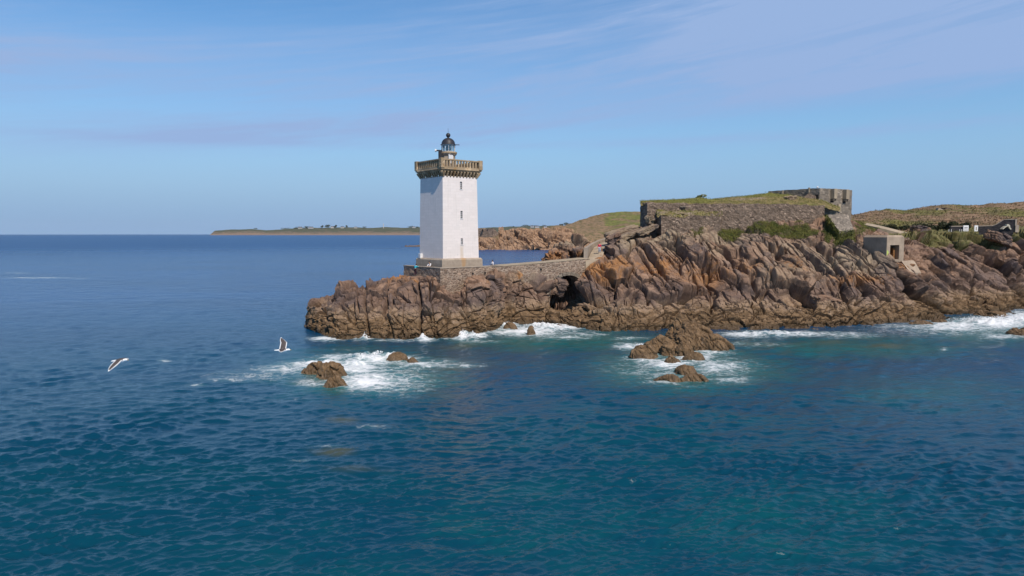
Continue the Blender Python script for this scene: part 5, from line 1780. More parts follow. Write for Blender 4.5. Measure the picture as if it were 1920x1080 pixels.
zb1 = at(1795, 434.3, 152)[2]
plain_wall("range_wall", [(1783, 423.6, 152), (1806, 423.3, 152)], zb1 - 0.5, 0.5, M_DARKW, M_COPING, "low dark wall left of the white square panel")
rw = plain_wall("range_wall", [(1834, 423.3, 152), (1861, 422.6, 151), (1869, 419.5, 150.6), (1882, 411.2, 150), (1902, 410.6, 149)], zb1 - 0.9, 0.6, M_DARKW, M_COPING, "dark wall that sweeps up to a tall end with a pale painted figure")
e0 = at(1902, 422, 149); o3 = np.array(rw.location)
mb = MB()
mb.box(at(1905, 428.5, 149.2) - o3, (0.75, 0.7, 1.6)).build("buttress", M_COPING, rw)
zmid = (at(1903, 411, 149)[2] + zb1) / 2
MB().box(at(1903.2, 417.0, 149.1) - o3, (0.35, 0.62, 1.45)).build("end_pier", M_COPING, rw)
# painted mark: a bent pale shape with two long limbs
M_MARK = mat_plain("pale_wall_paint", (0.50, 0.46, 0.36), 0.8, 0.1)
mb = MB()
mk = [(1880, 429.3), (1884, 425.2), (1888, 423.0), (1888.2, 420.6), (1891.5, 420.2), (1894, 422.8), (1894.4, 426.2), (1896.8, 429.8), (1895.0, 430.6), (1892.0, 427.2), (1891.4, 424.4), (1888.6, 424.6), (1885.0, 426.8), (1881.5, 430.0)]
f_ = [at(x_, y_, 149.33 - (x_ - 1880) * 0.012) - o3 for x_, y_ in mk]
b_ = [p_ + np.array([0, 0.9, 0]) for p_ in f_]
mb.prism(f_, b_).build("painted_figure", M_MARK, rw)
for x0, x1, lab, marks in ((1806.3, 1816.0, "larger white square panel with dark marks at the end of the low dark wall", True), (1827.0, 1833.6, "narrower white panel standing at the left end of the sweeping dark wall", False)):
    a_ = at(x0, 422.6, 151.6); b_ = at(x1, 422.8, 151.6); zl = at(x0, 433.6, 151.6)[2]
    rt = empty("target_panel", ((a_[0] + b_[0]) / 2, 151.6, zl - 0.4))
    tag(rt, lab, "panel", "white panels by the dark walls")
    w_ = b_[0] - a_[0]; h_ = a_[2] - zl
    MB().box((0, 0, h_ / 2 + 0.4), (w_, 0.14, h_)).build("board", M_SIGN, rt)
    if marks:
        for q_, r_, sx, sz in ((-0.20, 0.58, .17, .22), (0.02, 0.58, .12, .22), (0.22, 0.60, .10, .22), (-0.28, 0.22, .12, .10), (-0.1, 0.22, .12, .10), (0.08, 0.22, .12, .10), (0.27, 0.22, .12, .1)):
            MB().box((q_ * w_, -0.075, 0.4 + r_ * h_), (sx * w_, 0.02, sz * h_)).build("mark", M_BLACK, rt)
    else:
        MB().box((0.02, -0.075, 0.4 + 0.5 * h_), (0.3 * w_, 0.02, 0.5 * h_)).build("mark", M_COPING, rt)
    for s_ in (-0.35, 0.35):
        MB().box((s_ * w_, 0.12, 0.1), (0.08, 0.08, 0.8)).build("leg", M_COPING, rt)
for k, (px_, Y_) in enumerate(((1779, 150.5), (1783.3, 150.4), (1799.3, 150.6), (1803.0, 150.4))):
    b_ = at(px_, 434.6, Y_)
    o = MB().lathe([(0.07, 0), (0.06, 0.55), (0.02, 0.6)], 8).build("post", M_SIGN)
    o.location = (b_[0], b_[1], b_[2] - 0.05)
    tag(o, ["short pale post furthest left beside the dark bush", "short pale post second from the left, left of the low dark wall", "short pale post in front of the low dark wall, nearer its middle", "short pale post in front of the low dark wall, beside the panel"][k], "post", "short posts before the dark walls")
# concrete remains on the moor
rc = at(1761, 396.5, 300)
ruin = empty("concrete_ruin", (rc[0], rc[1], rc[2] - 0.6)); tag(ruin, "small broken pale concrete ruin on the green moor slope", "ruin")
MB().box((0, 0, 0.9), (2.4, 2.0, 1.8), Matrix.Rotation(0.3, 3, 'Y'), 0.1).build("block", M_COPING, ruin)
MB().box((-1.6, -0.3, 0.5), (2.2, 1.2, 0.5), Matrix.Rotation(-0.2, 3, 'Y'), 0.05).build("slab", M_SIGN, ruin)
MB().box((2.0, 0.2, 0.3), (1.8, 1.2, 0.9), Matrix.Rotation(0.5, 3, 'Y'), 0.05).build("fragment", M_COPING, ruin)
o = slab_rock("boulder", at(1774, 391.6, 310), (3.8, 2.2, 0.9), (0, 0.1, 0.2), 33, M_SLAB, 0.2)
tag(o, "pale flat rock on the moor right of the concrete ruin", "boulder", "loose boulders on the headland")

# ruined fort across the water
rf = empty("ruined_fort", at(915, 446, 606)); tag(rf, "low ruined stone fort with two dark openings across the water", "ruin")
ob = np.array(rf.location)
V, F = wall_solid([(*at(893, 429, 612)[:2], at(893, 429, 612)[2], at(893, 450, 612)[2]), (*at(925, 428.6, 604)[:2], at(925, 428.6, 604)[2], at(925, 450, 604)[2]), (*at(934, 436, 612)[:2], at(934, 436, 612)[2], at(934, 450, 612)[2])], 6.0, 0.8, 0.3, 0.9, 61)
M_RUIN = mat_stone("ruin_stone", (0.20, 0.150, 0.115), (0.31, 0.235, 0.180), (0.15, 0.12, 0.1), 0.8, 0.08, 1.6)
child_np("wall", V, F, M_RUIN, rf)
for px_, y_, s_ in ((905, 431.5, 1.0), (915.5, 430.8, 1.25)):
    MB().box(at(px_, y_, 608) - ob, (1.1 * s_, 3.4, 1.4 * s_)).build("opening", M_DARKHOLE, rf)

# ------------------------------------------------------------------ trees, bushes and houses
M_CROWN = mat_leaf("far_foliage", (0.030, 0.045, 0.022), (0.060, 0.075, 0.035), (0.09, 0.10, 0.05), 0.08)
M_BUSH = mat_leaf("dark_bush", (0.022, 0.030, 0.014), (0.055, 0.060, 0.024), (0.11, 0.10, 0.05), 0.5)
M_TRUNK = mat_plain("bark", (0.09, 0.065, 0.045), 0.9)
M_ROOFS = mat_plain("slate_roof", (0.10, 0.10, 0.115), 0.7)
M_HOUSE = mat_plain("white_house_wall", (0.52, 0.50, 0.48), 0.7, 0.05)


def leaf_cloud(n, radii, leaf, seed, lumps=7):
    """many small leaf faces spread through an uneven crown"""
    g = np.random.default_rng(seed)
    cs = g.normal(0, 0.42, (lumps, 3)) * np.array([1, 1, 0.7]); rs = g.uniform(0.35, 0.62, lumps)
    k = g.integers(0, lumps, n)
    d = g.normal(0, 1, (n, 3)); d /= np.linalg.norm(d, axis=1, keepdims=True)
    p = (cs[k] + d * (rs[k] * g.uniform(0.55, 1.0, n) ** 0.5)[:, None]) * np.array(radii)
    u = g.normal(0, 1, (n, 3)); u /= np.linalg.norm(u, axis=1, keepdims=True)
    w = np.cross(u, g.normal(0, 1, (n, 3))); w /= np.linalg.norm(w, axis=1, keepdims=True)
    s = leaf * g.uniform(0.6, 1.4, n)[:, None]
    V = np.stack([p - u * s, p + w * s * 0.5, p + u * s, p - w * s * 0.5], 1).reshape(-1, 3)
    F = np.arange(4 * n).reshape(n, 4)
    return V, F


def tree(px, ytop, ybase, Y, wpx, seed, label, group):
    b = at(px, ybase, Y); t_ = at(px, ytop, Y)
    h = t_[2] - b[2]; w = wpx / FPX * Y
    r = empty("tree", b)
    tag(r, label, "tree", group)
    MB().tube([(0, 0, -1), (0.03 * h, 0, 0.3 * h), (0.0, 0.02 * h, 0.75 * h)], [0.05 * h, 0.035 * h, 0.015 * h], 7).build("trunk", M_TRUNK, r)
    V, F = leaf_cloud(420, (w / 2, w / 2, h * 0.42), h * 0.10, seed)
    V[:, 2] += h * 0.62
    mesh_np("crown", V, F, M_CROWN, r)


TREES = [(479, 427.6, 430.6, 6, "dark lone tree on the low left end of the far coast"), (535, 427.0, 431, 16, "dark clump of trees where the far coast starts to rise"), (556, 426.0, 430, 12, "trees right of the first dark clump on the far coast"),
         (573, 424.2, 428.8, 8, "small tree before the white houses of the far coast"), (604, 422.5, 428, 6, "slim tree left of the tallest far coast trees"), (615, 421.4, 427.8, 10, "tallest dark tree on the far coast skyline"), (629, 421.5, 427.5, 7, "tree just right of the tallest far coast tree"),
         (650, 421.6, 427.6, 4, "narrow tree standing alone right of the far coast houses"), (682, 424.5, 428, 10, "low trees on the far coast halfway to the lighthouse"), (770, 424.0, 427.8, 12, "low trees on the far coast beside the lighthouse tower"),
         (783, 424.6, 427.8, 9, "dark trees on the far coast touching the lighthouse tower")]
for i, (px_, yt, yb, w_, lab) in enumerate(TREES):
    tree(px_, yt, yb, 6350, w_, 60 + i, lab, "trees on the far coast")
for i, (px_, yt, yb, w_, lab) in enumerate([(985, 421.6, 426.6, 24, "wide dark tree clump on the skyline right of the lighthouse"), (1003, 422.4, 426.2, 12, "dark trees left of the far white houses"), (1022, 421.8, 425.8, 10, "dark trees between the far white houses"),
                                            (1052, 419.6, 425.0, 8, "small dark tree left of the grove by the green hill"), (1064, 417.4, 424.8, 16, "tallest dark grove on the skyline beside the green hill"), (963, 424.2, 427, 5, "tiny dark tree behind the orange rocks")]):
    tree(px_, yt, yb, 6000, w_, 90 + i, lab, "trees on the skyline right of the tower")


def house(px, ytop, ybase, Y, wpx, label):
    b = at(px, ybase, Y); t_ = at(px, ytop, Y)
    h = t_[2] - b[2]; w = wpx / FPX * Y
    r = empty("house", b, random.uniform(-0.3, 0.3))
    tag(r, label, "house", "white houses on the far coast")
    MB().box((0, 0, h * 0.25), (w, w * 0.6, h * 0.7)).build("wall", M_HOUSE, r)
    k = MB()
    a_ = [(-w * .52, -w * .33, h * .6), (w * .52, -w * .33, h * .6), (w * .52, w * .33, h * .6), (-w * .52, w * .33, h * .6)]
    bt = [(-w * .5, -0.05, h), (w * .5, -0.05, h), (w * .5, 0.05, h), (-w * .5, 0.05, h)]
    k.prism(a_, bt).build("roof", M_ROOFS, r)
    for s_ in (-0.28, 0.0, 0.28):
        MB().box((s_ * w, -w * 0.301, h * 0.36), (w * 0.1, 0.3, h * 0.2)).build("window", M_GLASSDARK, r)


for px_, yt, yb, w_, lab in [(563, 425.0, 429.4, 7, "white house at the left edge of the far coast village"), (583, 424.8, 428.6, 8, "pale house left of the tallest far coast trees"), (623, 424.0, 427.6, 5, "small white house among the tallest far coast trees"),
                             (642, 424.4, 427.6, 6, "white house right of the tallest far coast trees"), (667, 425.0, 427.8, 5, "small pale house halfway along the far coast"), (776, 424.6, 427.4, 5, "white house on the far coast nearest the lighthouse")]:
    house(px_, yt, yb, 6330, w_, lab)
for px_, yt, yb, w_, lab in [(998, 422.6, 426.2, 6, "white house right of the skyline tree clump"), (1007, 423.0, 426.6, 8, "wide white house in the gap between the skyline trees"), (1022.5, 422.9, 426.8, 5, "small white house left of the green hill")]:
    house(px_, yt, yb, 5950, w_, lab)
b_ = at(719, 427.6, 6300)
tw_ = empty("water_tower", b_); tag(tw_, "thin white tower on the far coast skyline", "tower")
hh = at(719, 419.6, 6300)[2] - b_[2]
MB().lathe([(hh * .09, -3), (hh * .07, hh * .78)], 12).build("shaft", M_HOUSE, tw_)
MB().lathe([(hh * .12, hh * .78), (hh * .12, hh * .9), (hh * .04, hh)], 12).build("cap", M_HOUSE, tw_)

BUSHES = [(1655, 427.5, 190, 5.0, 1.6), (1680, 428.5, 188, 4.0, 1.7), (1706, 429, 186, 4.5, 1.8), (1730, 427, 184, 4.0, 1.9), (1752, 428.5, 178, 3.4, 1.9), (1770, 428, 172, 4.2, 2.4), (1779, 427, 168, 3.0, 2.2), (1812, 424, 175, 3.0, 1.6), (1640, 424, 196, 3.5, 1.4)]
BL_ = ["dark bush behind the pale track, left of the row", "low dark bush in the row behind the bunker roof", "broad dark bush right of the bunker roof", "dark bush in the middle of the moor-foot row", "small dark bush left of the biggest bush", "biggest dark bush beside the short posts", "dark bush touching the low dark wall", "bush showing above the white square panel", "leftmost low bush behind the track"]
for i, (px_, y_, Y_, w_, h_) in enumerate(BUSHES):
    b_ = at(px_, y_ + 4, Y_)
    r = empty("bush", b_); tag(r, BL_[i], "bush", "dark bushes at the foot of the moor")
    V, F = leaf_cloud(900, (w_ / 2, w_ / 2, h_ * .5), 0.22, 130 + i, 9)
    V[:, 2] += h_ * 0.45
    mesh_np("foliage", V, F, M_BUSH, r)
    MB().tube([(0, 0, -0.5), (0.05, 0, h_ * 0.5)], [0.09, 0.04], 6).build("stem", M_TRUNK, r)


# ------------------------------------------------------------------ ground plants: uncountable, so stuff
def scatter(name, pts, nrm, leaf, mat, lift, per, seed, flat=0.5, attrs=None):
    g = np.random.default_rng(seed)
    p = np.repeat(pts, per, 0); n = len(p)
    p = p + g.normal(0, 0.10, (n, 3)) + np.repeat(nrm, per, 0) * (g.random(n) * lift)[:, None]
    u = g.normal(0, 1, (n, 3)); u[:, 2] = np.abs(u[:, 2]) + flat; u /= np.linalg.norm(u, axis=1, keepdims=True)
    w = np.cross(u, g.normal(0, 1, (n, 3))); w /= np.linalg.norm(w, axis=1, keepdims=True)
    s = leaf * g.uniform(0.5, 1.5, n)[:, None]
    V = np.stack([p - w * s * 0.3, p + w * s * 0.3, p + u * s], 1).reshape(-1, 3)
    o = mesh_np(name, V, np.arange(3 * n).reshape(n, 3), mat, attrs={k_: np.repeat(v_, per * 3) for k_, v_ in (attrs or {}).items()})
    return tag(o, kind="stuff")


M_MAT = mat_leaf("cliff_plant_leaves", (0.085, 0.105, 0.026), (0.185, 0.185, 0.045), (0.190, 0.110, 0.060), 0.6)
M_TUFT = mat_leaf("turf_blades", (0.125, 0.140, 0.036), (0.215, 0.205, 0.050), (0.28, 0.22, 0.10), 0.5)


def build_plants():
    V = HV.reshape(-1, 3); px, py = HPX.ravel(), HPY.ravel(); N = HN.reshape(-1, 3)
    g = np.random.default_rng(9)
    NZ = fbm(V * 0.45, 4, 70)
    for i, (cx, cy, rx, ry) in enumerate(PLANTS):
        d = ((px - cx) / rx) ** 2 + ((py - cy) / ry) ** 2
        m = np.where((d < 0.9 + 1.1 * NZ) & (V[:, 1] < 150))[0]
        if len(m) < 10: continue
        k = g.choice(m, min(len(m), int(rx * ry * 7)), replace=False)
        if i >= 9: k = k[:len(k) // 2]
        o = scatter("cliff_plants", V[k] + N[k] * 0.05, N[k], 0.09 if i >= 9 else 0.13, M_TUFT if i >= 9 else M_MAT, 0.16, 6 if i < 9 else 3, 300 + i)
        o["label"] = ["dark green plant mat spilling below the middle of the fort wall", "thin green fringe under the fort wall between two larger mats", "broad bright green mat under the right end of the fort wall", "green strip between the fort wall and the stone facing", "green mat below the stone facing", "green slope between the stone facing and the bunker", "thin greenery above the bunker's left wall", "small green tuft below the lower fort wall", "grass among the slabs at the fort's left corner", "grass patch right of the bunker", "grass band on the right shore slope", "grassy strip in front of the dark walls"][i]
        o["category"] = "plants"
    # plants growing up against the edges of the sloping stone facing
    a_, b_ = np.array(REV_EDGE[0]), np.array(REV_EDGE[1]); c_ = np.array(REV_EDGE[2])
    t_ = g.random((700, 1)); Vs = a_ + (b_ - a_) * t_ + np.array([0, 0, -1.0]) * g.random((700, 1)) ** 0.7 * 2.4 + np.array([-0.18, -0.12, 0])
    t2 = g.random((500, 1)); Vb = b_ + (c_ - b_) * t2 + np.array([0, 0, -1.0]) * (g.random((500, 1)) ** 0.7 * 2.2 + 0.1) + np.array([0, -0.18, 0])
    Vs = np.concatenate([Vs, Vb])
    o = scatter("cliff_plants", Vs, np.tile([0, -0.7, 0.7], (len(Vs), 1)), 0.15, M_MAT, 0.22, 6, 390)
    o["label"] = "green plants climbing the left and lower edges of the stone facing"; o["category"] = "plants"
    V = ROOFV.reshape(-1, 3)
    k = g.choice(len(V), 9000, replace=False)
    o = scatter("grass", V[k], np.tile([0, 0, 1.0], (len(k), 1)), 0.13, M_TUFT, 0.02, 2, 400)
    o["label"] = "yellow green grass covering the fort mound"; o["category"] = "grass"
    V = np.empty(len(BANKV.vertices) * 3, dtype=np.float32); BANKV.vertices.foreach_get("co", V); V = V.reshape(-1, 3)
    k = g.choice(len(V), 900, replace=False)
    o = scatter("grass", V[k], np.tile([0, 0, 1.0], (len(k), 1)), 0.18, M_TUFT, 0.02, 2, 403)
    o["label"] = "dry grass on the slope between the two fort walls"; o["category"] = "grass"
    V = ROOFV.reshape(-1, 3)
    rp, ry_ = RPX.ravel(), RPY.ravel()
    d = ((rp - 1316) / 10) ** 2 + ((ry_ - 373) / 4) ** 2
    m = np.where(d < 1)[0]
    r = empty("bush", V[m].mean(0)); tag(r, "round green bush on the front edge of the fort mound", "bush")
    Vb, Fb = leaf_cloud(900, (1.1, 0.9, 0.45), 0.13, 77, 6)
    mesh_np("foliage", Vb + np.array([0, 0, 0.3]), Fb, M_TUFT, r)
    MB().tube([(0, 0, -0.4), (0.02, 0, 0.3)], [0.05, 0.03], 6).build("stem", M_TRUNK, r)
    # heather and gorse tussocks on the moor
    V = MOORV.reshape(-1, 3); mx, my = MOPX.ravel(), MOPY.ravel()
    m = np.where(V[:, 1] < 345)[0]
    k = g.choice(m, 16000, replace=False)
    o = scatter("heather", V[k], np.tile([0, 0, 1.0], (len(k), 1)), 0.5, m_moor, 0.05, 2, 410, 0.2, dict(green=moor_attr(mx, my)["green"][k]))
    o["label"] = "brown heather covering the moor hill"; o["category"] = "heather"


build_plants()


# ------------------------------------------------------------------ people
M_SKIN = mat_plain("skin", (0.52, 0.32, 0.23), 0.6, 0.05)
M_HAIRD = mat_plain("dark_hair", (0.03, 0.022, 0.018), 0.7)


def skin_mesh(name, verts, edges, radii, mat, parent, root=0, sub=1):
    me = bpy.data.meshes.new(name)
    me.from_pydata([tuple(map(float, v)) for v in verts], edges, [])
    o = link(name, me, mat, parent)
    o.modifiers.new("skin", 'SKIN')
    if not me.skin_vertices:
        bm = bmesh.new(); bm.from_mesh(me); bm.verts.layers.skin.verify(); bm.to_mesh(me); bm.free()
    for i, sv in enumerate(me.skin_vertices[0].data):
        r = radii[i]
        sv.radius = (r, r) if not isinstance(r, tuple) else r
        sv.use_root = (i == root)
    o.modifiers["skin"].use_smooth_shade = True
    s = o.modifiers.new("sub", 'SUBSURF'); s.levels = sub; s.render_levels = sub
    return o


def person(label, loc, rz, pose, top, bottom, extra=None):
    J = {"pelvis": (0, 0, .95), "spine": (0, .01, 1.12), "chest": (0, 0, 1.34), "neck": (0, .01, 1.50), "jaw": (0, .035, 1.58), "head": (0, .02, 1.66), "crown": (0, .0, 1.74), "nose": (0, .125, 1.625)}
    for s, k in ((-1, "l"), (1, "r")):
        J.update({"sh" + k: (s * .19, 0, 1.42), "el" + k: (s * .25, -.02, 1.14), "wr" + k: (s * .26, .06, .90), "pa" + k: (s * .26, .085, .83),
                  "hi" + k: (s * .10, 0, .90), "kn" + k: (s * .115, .03, .49), "an" + k: (s * .12, -.01, .09), "to" + k: (s * .14, .17, .045)})
    J.update(pose)
    r = empty("person", loc, rz); tag(r, label, "person")
    names = list(J); ix = {n: i for i, n in enumerate(names)}
    V = [J[n] for n in names]
    rad = {"pelvis": .135, "spine": .125, "chest": .145, "neck": .058, "jaw": .075, "head": .092, "crown": .06, "nose": .016, "sh": .07, "el": .045, "wr": .03, "pa": .04, "hi": .095, "kn": .06, "an": .042, "to": .035}
    R = [rad[n] if n in rad else rad[n[:-1]] for n in names]
    E = [("pelvis", "spine"), ("spine", "chest"), ("chest", "neck"), ("neck", "jaw"), ("jaw", "head"), ("head", "crown"), ("head", "nose")]
    for k in "lr":
        E += [("chest", "sh" + k), ("sh" + k, "el" + k), ("el" + k, "wr" + k), ("wr" + k, "pa" + k), ("pelvis", "hi" + k), ("hi" + k, "kn" + k), ("kn" + k, "an" + k), ("an" + k, "to" + k)]
    E = [(ix[a], ix[b]) for a, b in E]
    for s, k in ((-1, "l"), (1, "r")):
        w = Vector(J["wr" + k]); p_ = Vector(J["pa" + k])
        d = (p_ - w).normalized(); side = Vector((0, 1, 0)) if abs(d.y) < .7 else Vector((s, 0, 0))
        side = (side - d * side.dot(d)).normalized()
        for f, (off, ln_) in enumerate(((.030, .075), (.011, .085), (-.009, .080), (-.028, .062))):
            i0 = len(V)
            q0 = p_ + side * off + d * .03; q1 = q0 + d * ln_ * .6; q2 = q1 + (d + Vector((-s * .5, 0, 0))).normalized() * ln_ * .4
            V += [q0, q1, q2]; R += [.010, .0095, .008]; E += [(ix["pa" + k], i0), (i0, i0 + 1), (i0 + 1, i0 + 2)]
        i0 = len(V)
        q0 = p_ + side * .042; q1 = q0 + (d + side * .6).normalized() * .05
        V += [q0, q1]; R += [.012, .010]; E += [(ix["pa" + k], i0), (i0, i0 + 1)]
    skin_mesh("body", V, E, R, M_SKIN, r, 0, 1)

    def garment(name, keys, edges, extra_r, mat, root):
        ii = {n: i for i, n in enumerate(keys)}
        skin_mesh(name, [J[n] for n in keys], [(ii[a], ii[b]) for a, b in edges], [(rad[n] if n in rad else rad[n[:-1]]) + extra_r for n in keys], mat, r, ii[root], 1)
    garment("jacket", ["pelvis", "spine", "chest", "shl", "shr", "ell", "elr", "wrl", "wrr"], [("pelvis", "spine"), ("spine", "chest"), ("chest", "shl"), ("chest", "shr"), ("shl", "ell"), ("shr", "elr"), ("ell", "wrl"), ("elr", "wrr")], .022, top, "pelvis")
    garment("trousers", ["pelvis", "hil", "hir", "knl", "knr", "anl", "anr"], [("pelvis", "hil"), ("pelvis", "hir"), ("hil", "knl"), ("hir", "knr"), ("knl", "anl"), ("knr", "anr")], .018, bottom, "pelvis")
    garment("shoes", ["anl", "tol"], [("anl", "tol")], .012, M_BLACK, "anl")
    garment("shoes", ["anr", "tor"], [("anr", "tor")], .012, M_BLACK, "anr")
    h = Vector(J["head"])
    u = Vector(J["crown"]) - Vector(J["neck"]); u.normalize()
    hm = MB()
    bmesh.ops.create_icosphere(hm.bm, subdivisions=3, radius=1.0)
    bmesh.ops.transform(hm.bm, matrix=Matrix.Translation(h + u * 0.035 + Vector((0, -.022, 0))) @ Matrix.Diagonal((.098, .112, .108, 1)), verts=hm.bm.verts)
    cut = [v for v in hm.bm.verts if (v.co - h).y > 0.055 and (v.co - h).z < 0.06]
    bmesh.ops.delete(hm.bm, geom=cut, context='VERTS')
    hm.build("hair", M_HAIRD, r, True)
    for s in (-1, 1):
        eb = MB()
        bmesh.ops.create_icosphere(eb.bm, subdivisions=1, radius=.012)
        bmesh.ops.translate(eb.bm, verts=eb.bm.verts, vec=h + Vector((s * .034, .088, 0.0)))
        eb.build("eye", M_BLACK, r)
    return r


def pm(name, c): return mat_plain(name, c, 0.8, 0.08)


p_ = at(778.5, 516.5, 100.0)
g_ = person("person in a turquoise jacket and dark trousers leaning over the terrace's dark left wall", (p_[0], 100.0, p_[2]), -0.6,
            {"chest": (0, .14, 1.30), "spine": (0, .05, 1.12), "neck": (0, .22, 1.44), "jaw": (0, .28, 1.50), "head": (0, .29, 1.58), "crown": (0, .29, 1.66), "nose": (0, .395, 1.55),
             "shl": (-.19, .16, 1.38), "shr": (.19, .16, 1.38), "ell": (-.24, .34, 1.20), "elr": (.24, .34, 1.20), "wrl": (-.2, .56, 1.28), "wrr": (.2, .56, 1.28), "pal": (-.2, .63, 1.29), "par": (.2, .63, 1.29),
             "knl": (-.12, .10, .5), "anl": (-.13, -.10, .10), "tol": (-.14, .08, .045)}, pm("turquoise_jacket", (0.03, 0.36, 0.46)), pm("dark_trousers", (0.05, 0.02, 0.03)))
p_ = at(805, 503, 101.3)
SIT = {"pelvis": (0, 0, .50), "spine": (0, .02, .68), "chest": (0, .06, .90), "neck": (0, .08, 1.05), "jaw": (0, .115, 1.13), "head": (0, .10, 1.21), "crown": (0, .08, 1.29), "nose": (0, .205, 1.175),
       "shl": (-.19, .06, .98), "shr": (.19, .06, .98), "ell": (-.25, .14, .74), "elr": (.25, .14, .74), "wrl": (-.16, .34, .66), "wrr": (.16, .34, .66), "pal": (-.13, .41, .65), "par": (.13, .41, .65),
       "hil": (-.10, .04, .48), "hir": (.10, .04, .48), "knl": (-.13, .44, .52), "knr": (.13, .44, .52), "anl": (-.13, .46, .09), "anr": (.13, .46, .09), "tol": (-.14, .62, .045), "tor": (.14, .62, .045)}
qx = at(806.5, 495, 99.8)
person("person in a white top beside the tower plinth, next to the orange bag", (qx[0], 99.8, 7.72), 2.6,
       {"chest": (0, .10, 1.30), "neck": (0, .16, 1.45), "jaw": (0, .2, 1.52), "head": (0, .21, 1.60), "crown": (0, .2, 1.68), "nose": (0, .315, 1.57), "shl": (-.19, .11, 1.38), "shr": (.19, .11, 1.38), "ell": (-.25, .24, 1.14), "elr": (.25, .24, 1.14), "wrl": (-.18, .42, 1.04), "wrr": (.18, .42, 1.04), "pal": (-.16, .49, 1.02), "par": (.16, .49, 1.02)},
       pm("white_top", (0.72, 0.71, 0.72)), pm("navy_trousers", (0.03, 0.03, 0.045)))
qx = at(800.2, 497.6, 99.6)
bag = empty("bag", (qx[0], 99.6, 7.72)); tag(bag, "orange rucksack beside the person in the white top", "bag")
M_BAG = pm("orange_fabric", (0.62, 0.11, 0.03))
MB().box((0, 0, 0.62), (0.50, 0.34, 0.66), None, 0.10).build("body", M_BAG, bag, True)
MB().box((0, -0.20, 0.50), (0.34, 0.12, 0.34), None, 0.05).build("pocket", M_BAG, bag, True)
MB().box((0, 0, 0.15), (0.56, 0.40, 0.30), None, 0.03).build("stone_block", M_PLINTH, bag)
for s_ in (-.13, .13):
    MB().tube([(s_, .17, .88), (s_, .25, .7), (s_, .18, .42)], .02, 6).build("strap", M_BLACK, bag)
qx = at(924.5, 497.5, 103.6)
person("person in a pale shirt sitting on the parapet right of the tower", (qx[0], 103.2, TZ - 0.36), 1.1, SIT, pm("pale_shirt", (0.55, 0.54, 0.58)), pm("dark_shorts", (0.04, 0.035, 0.04)))
qx = at(1124, 474.5, 113.8)
person("person in a red top and pale blue shorts walking on the footpath", (qx[0], 113.8, qx[2] - 0.02), 2.9,
       {"knl": (-.115, .16, .50), "anl": (-.12, .10, .12), "tol": (-.14, .27, .06), "anr": (.12, -.16, .11), "tor": (.14, 0.0, .045), "wrl": (-.26, -.06, .92), "wrr": (.26, .16, .94), "pal": (-.26, -.05, .84), "par": (.26, .2, .87)},
       pm("red_top", (0.55, 0.035, 0.075)), pm("pale_blue_shorts", (0.42, 0.48, 0.58)))

# ------------------------------------------------------------------ gulls
M_GW = mat_plain("white_feathers", (0.80, 0.80, 0.80), 0.7, 0.04)
M_GD = mat_plain("slate_feathers", (0.075, 0.062, 0.060), 0.75, 0.2, 8.0)
M_BEAK = mat_plain("yellow_beak", (0.60, 0.38, 0.06), 0.5)


def gull_body(parent):
    """body along +x (head at +x), 0.68 m long"""
    prof = [(-.36, .004, .0, .055), (-.30, .010, .004, .060), (-.22, .030, .0, .045), (-.12, .062, -.008, .062), (0.0, .082, -.012, .080), (.10, .076, -.004, .076), (.18, .052, .008, .052), (.225, .044, .018, .044), (.27, .046, .024, .044), (.305, .034, .020, .032), (.325, .016, .012, .018)]
    n = 14
    V = []
    for x, rz_, zc, ry_ in prof:
        for k in range(n):
            a = 2 * PI * k / n
            V.append((x, ry_ * math.cos(a), zc + rz_ * math.sin(a)))
    F = []
    for i in range(len(prof) - 1):
        for k in range(n):
            F.append((i * n + k, i * n + (k + 1) % n, (i + 1) * n + (k + 1) % n, (i + 1) * n + k))
    return mesh_np("body", V, F, M_GW, parent, True)


def wing(parent, side, dih1, dih2, sweep1, sweep2, span=0.64):
    """arm then hand; slate above with white edges, as a thin lofted solid"""
    st = []
    n = 13
    y, z, x = 0.05, 0.03, 0.06
    for i in range(n):
        t = i / (n - 1)
        ch = 0.30 * (1 - 0.05 * t) if t < 0.45 else 0.29 * (1 - ((t - 0.45) / 0.55) ** 1.7 * 0.93)
        st.append((x, y, z, ch))
        d = dih1 if t < 0.42 else dih2
        s = sweep1 if t < 0.42 else sweep2
        y += span / (n - 1) * math.cos(d); z += span / (n - 1) * math.sin(d); x += span / (n - 1) * s
    cs = [0.0, 0.10, 0.12, 0.5, 0.84, 0.87, 1.0]
    V, FD, FW = [], [], []
    k = len(cs)
    for x, y, z, ch in st:
        for c_ in cs:
            cam = 0.028 * math.sin(PI * min(1, c_ * 1.15)) * ch / 0.2
            V.append((x - (c_ - 0.25) * ch, side * y, z + cam + 0.006))
        for c_ in cs:
            cam = 0.028 * math.sin(PI * min(1, c_ * 1.15)) * ch / 0.2
            V.append((x - (c_ - 0.25) * ch, side * y, z + cam - 0.006))
    m = 2 * k
    for i in range(n - 1):
        for j in range(k - 1):
            a = i * m + j
            (FW if (j in (0, 5) or i >= n - 2) else FD).append((a, a + 1, a + m + 1, a + m))
            b = a + k
            FW.append((b + 1, b, b + m, b + m + 1))
        for j in (0, k - 1):
            a = i * m + j
            FW.append((a, a + k, a + m + k, a + m))
    w = mesh_np("wing", V, FD, M_GD, parent, True)
    mesh_np("wing_edge", V, FW, M_GW, w, True)
    return w


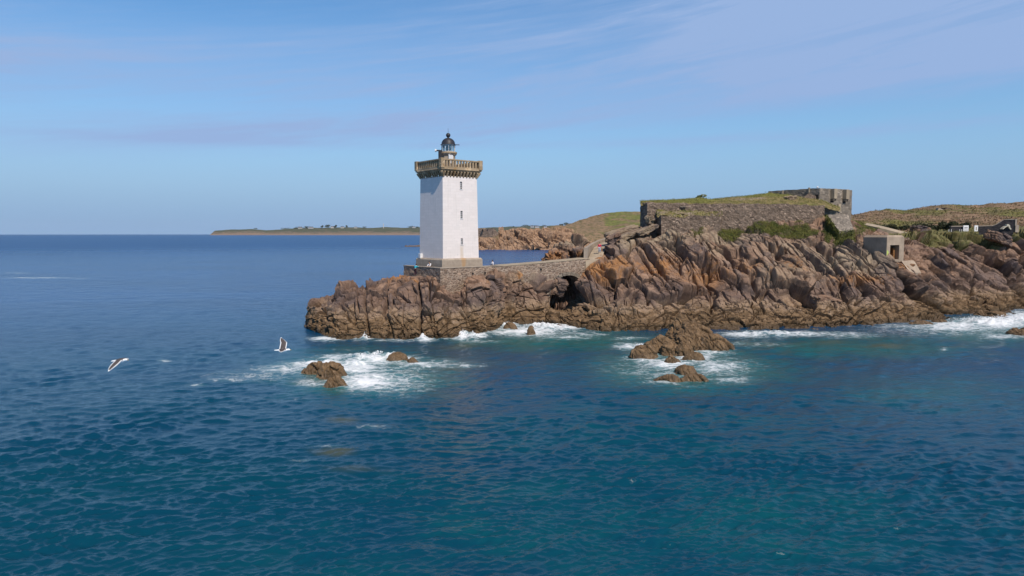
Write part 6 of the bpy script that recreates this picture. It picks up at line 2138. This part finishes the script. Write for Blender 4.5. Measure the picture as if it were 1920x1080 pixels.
def gull(px, y, Y, size, rz, roll, pitch, wl_, wr_, label):
    c_ = at(px, y, Y)
    r = empty("gull", c_, rz)
    r.rotation_euler = (roll, pitch, rz)
    r.scale = (size, size, size)
    tag(r, label, "gull", "gulls flying over the water")
    b = gull_body(r)
    MB().tube([(.318, 0, .014), (.35, 0, .010), (.378, 0, .0)], [.013, .011, .005], 8).build("beak", M_BEAK, r, True)
    for s in (-1, 1):
        e_ = MB(); bmesh.ops.create_icosphere(e_.bm, subdivisions=1, radius=.007)
        bmesh.ops.translate(e_.bm, verts=e_.bm.verts, vec=(.285, s * .040, .034)); e_.build("eye", M_BLACK, r)
    # slate saddle on the back
    V = []; n = 9
    for i in range(9):
        t = i / 8; x = -.14 + .30 * t
        w_ = .074 * math.sin(PI * (0.12 + 0.80 * t)); 
        for k in range(n):
            a = PI * (0.08 + 0.84 * k / (n - 1))
            rr_ = np.interp(x, [-.22, -.12, 0, .10, .18], [.034, .066, .086, .080, .056]); ry_ = np.interp(x, [-.22, -.12, 0, .10, .18], [.048, .066, .084, .080, .056])
            V.append((x, ry_ * math.cos(a), np.interp(x, [-.22, -.12, 0, .1, .18], [0, -.008, -.012, -.004, .008]) + rr_ * math.sin(a) + .002))
    mesh_np("mantle", V, grid_faces(9, n), M_GD, r, True)
    wing(r, -1, *wl_); wing(r, 1, *wr_)


# side -1 is the wing towards the camera when the bird flies to the right
gull(225, 676, 17.0, 0.63, -0.10, 0.25, -0.06, (-0.12, -0.50, 0.05, -0.55), (-0.35, -0.6, 0.0, -0.7), "gull with its wings swept down, left of the other gull")
gull(530, 656.5, 17.4, 0.58, 0.05, 0.12, 0.0, (0.20, 0.05, 0.3, -0.1), (0.85, 0.52, 0.02, -0.80), "gull with its dark wings raised above the water, nearest the surf")

# ------------------------------------------------------------------ haze
if HAZE_DENSITY > 0:
    hb = MB().box((0, 5600, 90), (26000, 13400, 210))
    hm = bpy.data.materials.new("haze_air"); hm.use_nodes = True
    nt = hm.node_tree; nt.nodes.clear()
    ou = nt.nodes.new("ShaderNodeOutputMaterial"); pv = nt.nodes.new("ShaderNodeVolumePrincipled")
    pv.inputs["Color"].default_value = (0.80, 0.88, 1.0, 1); pv.inputs["Density"].default_value = HAZE_DENSITY; pv.inputs["Anisotropy"].default_value = 0.0
    nt.links.new(pv.outputs[0], ou.inputs["Volume"])
    tag(hb.build("haze", hm), kind="stuff")
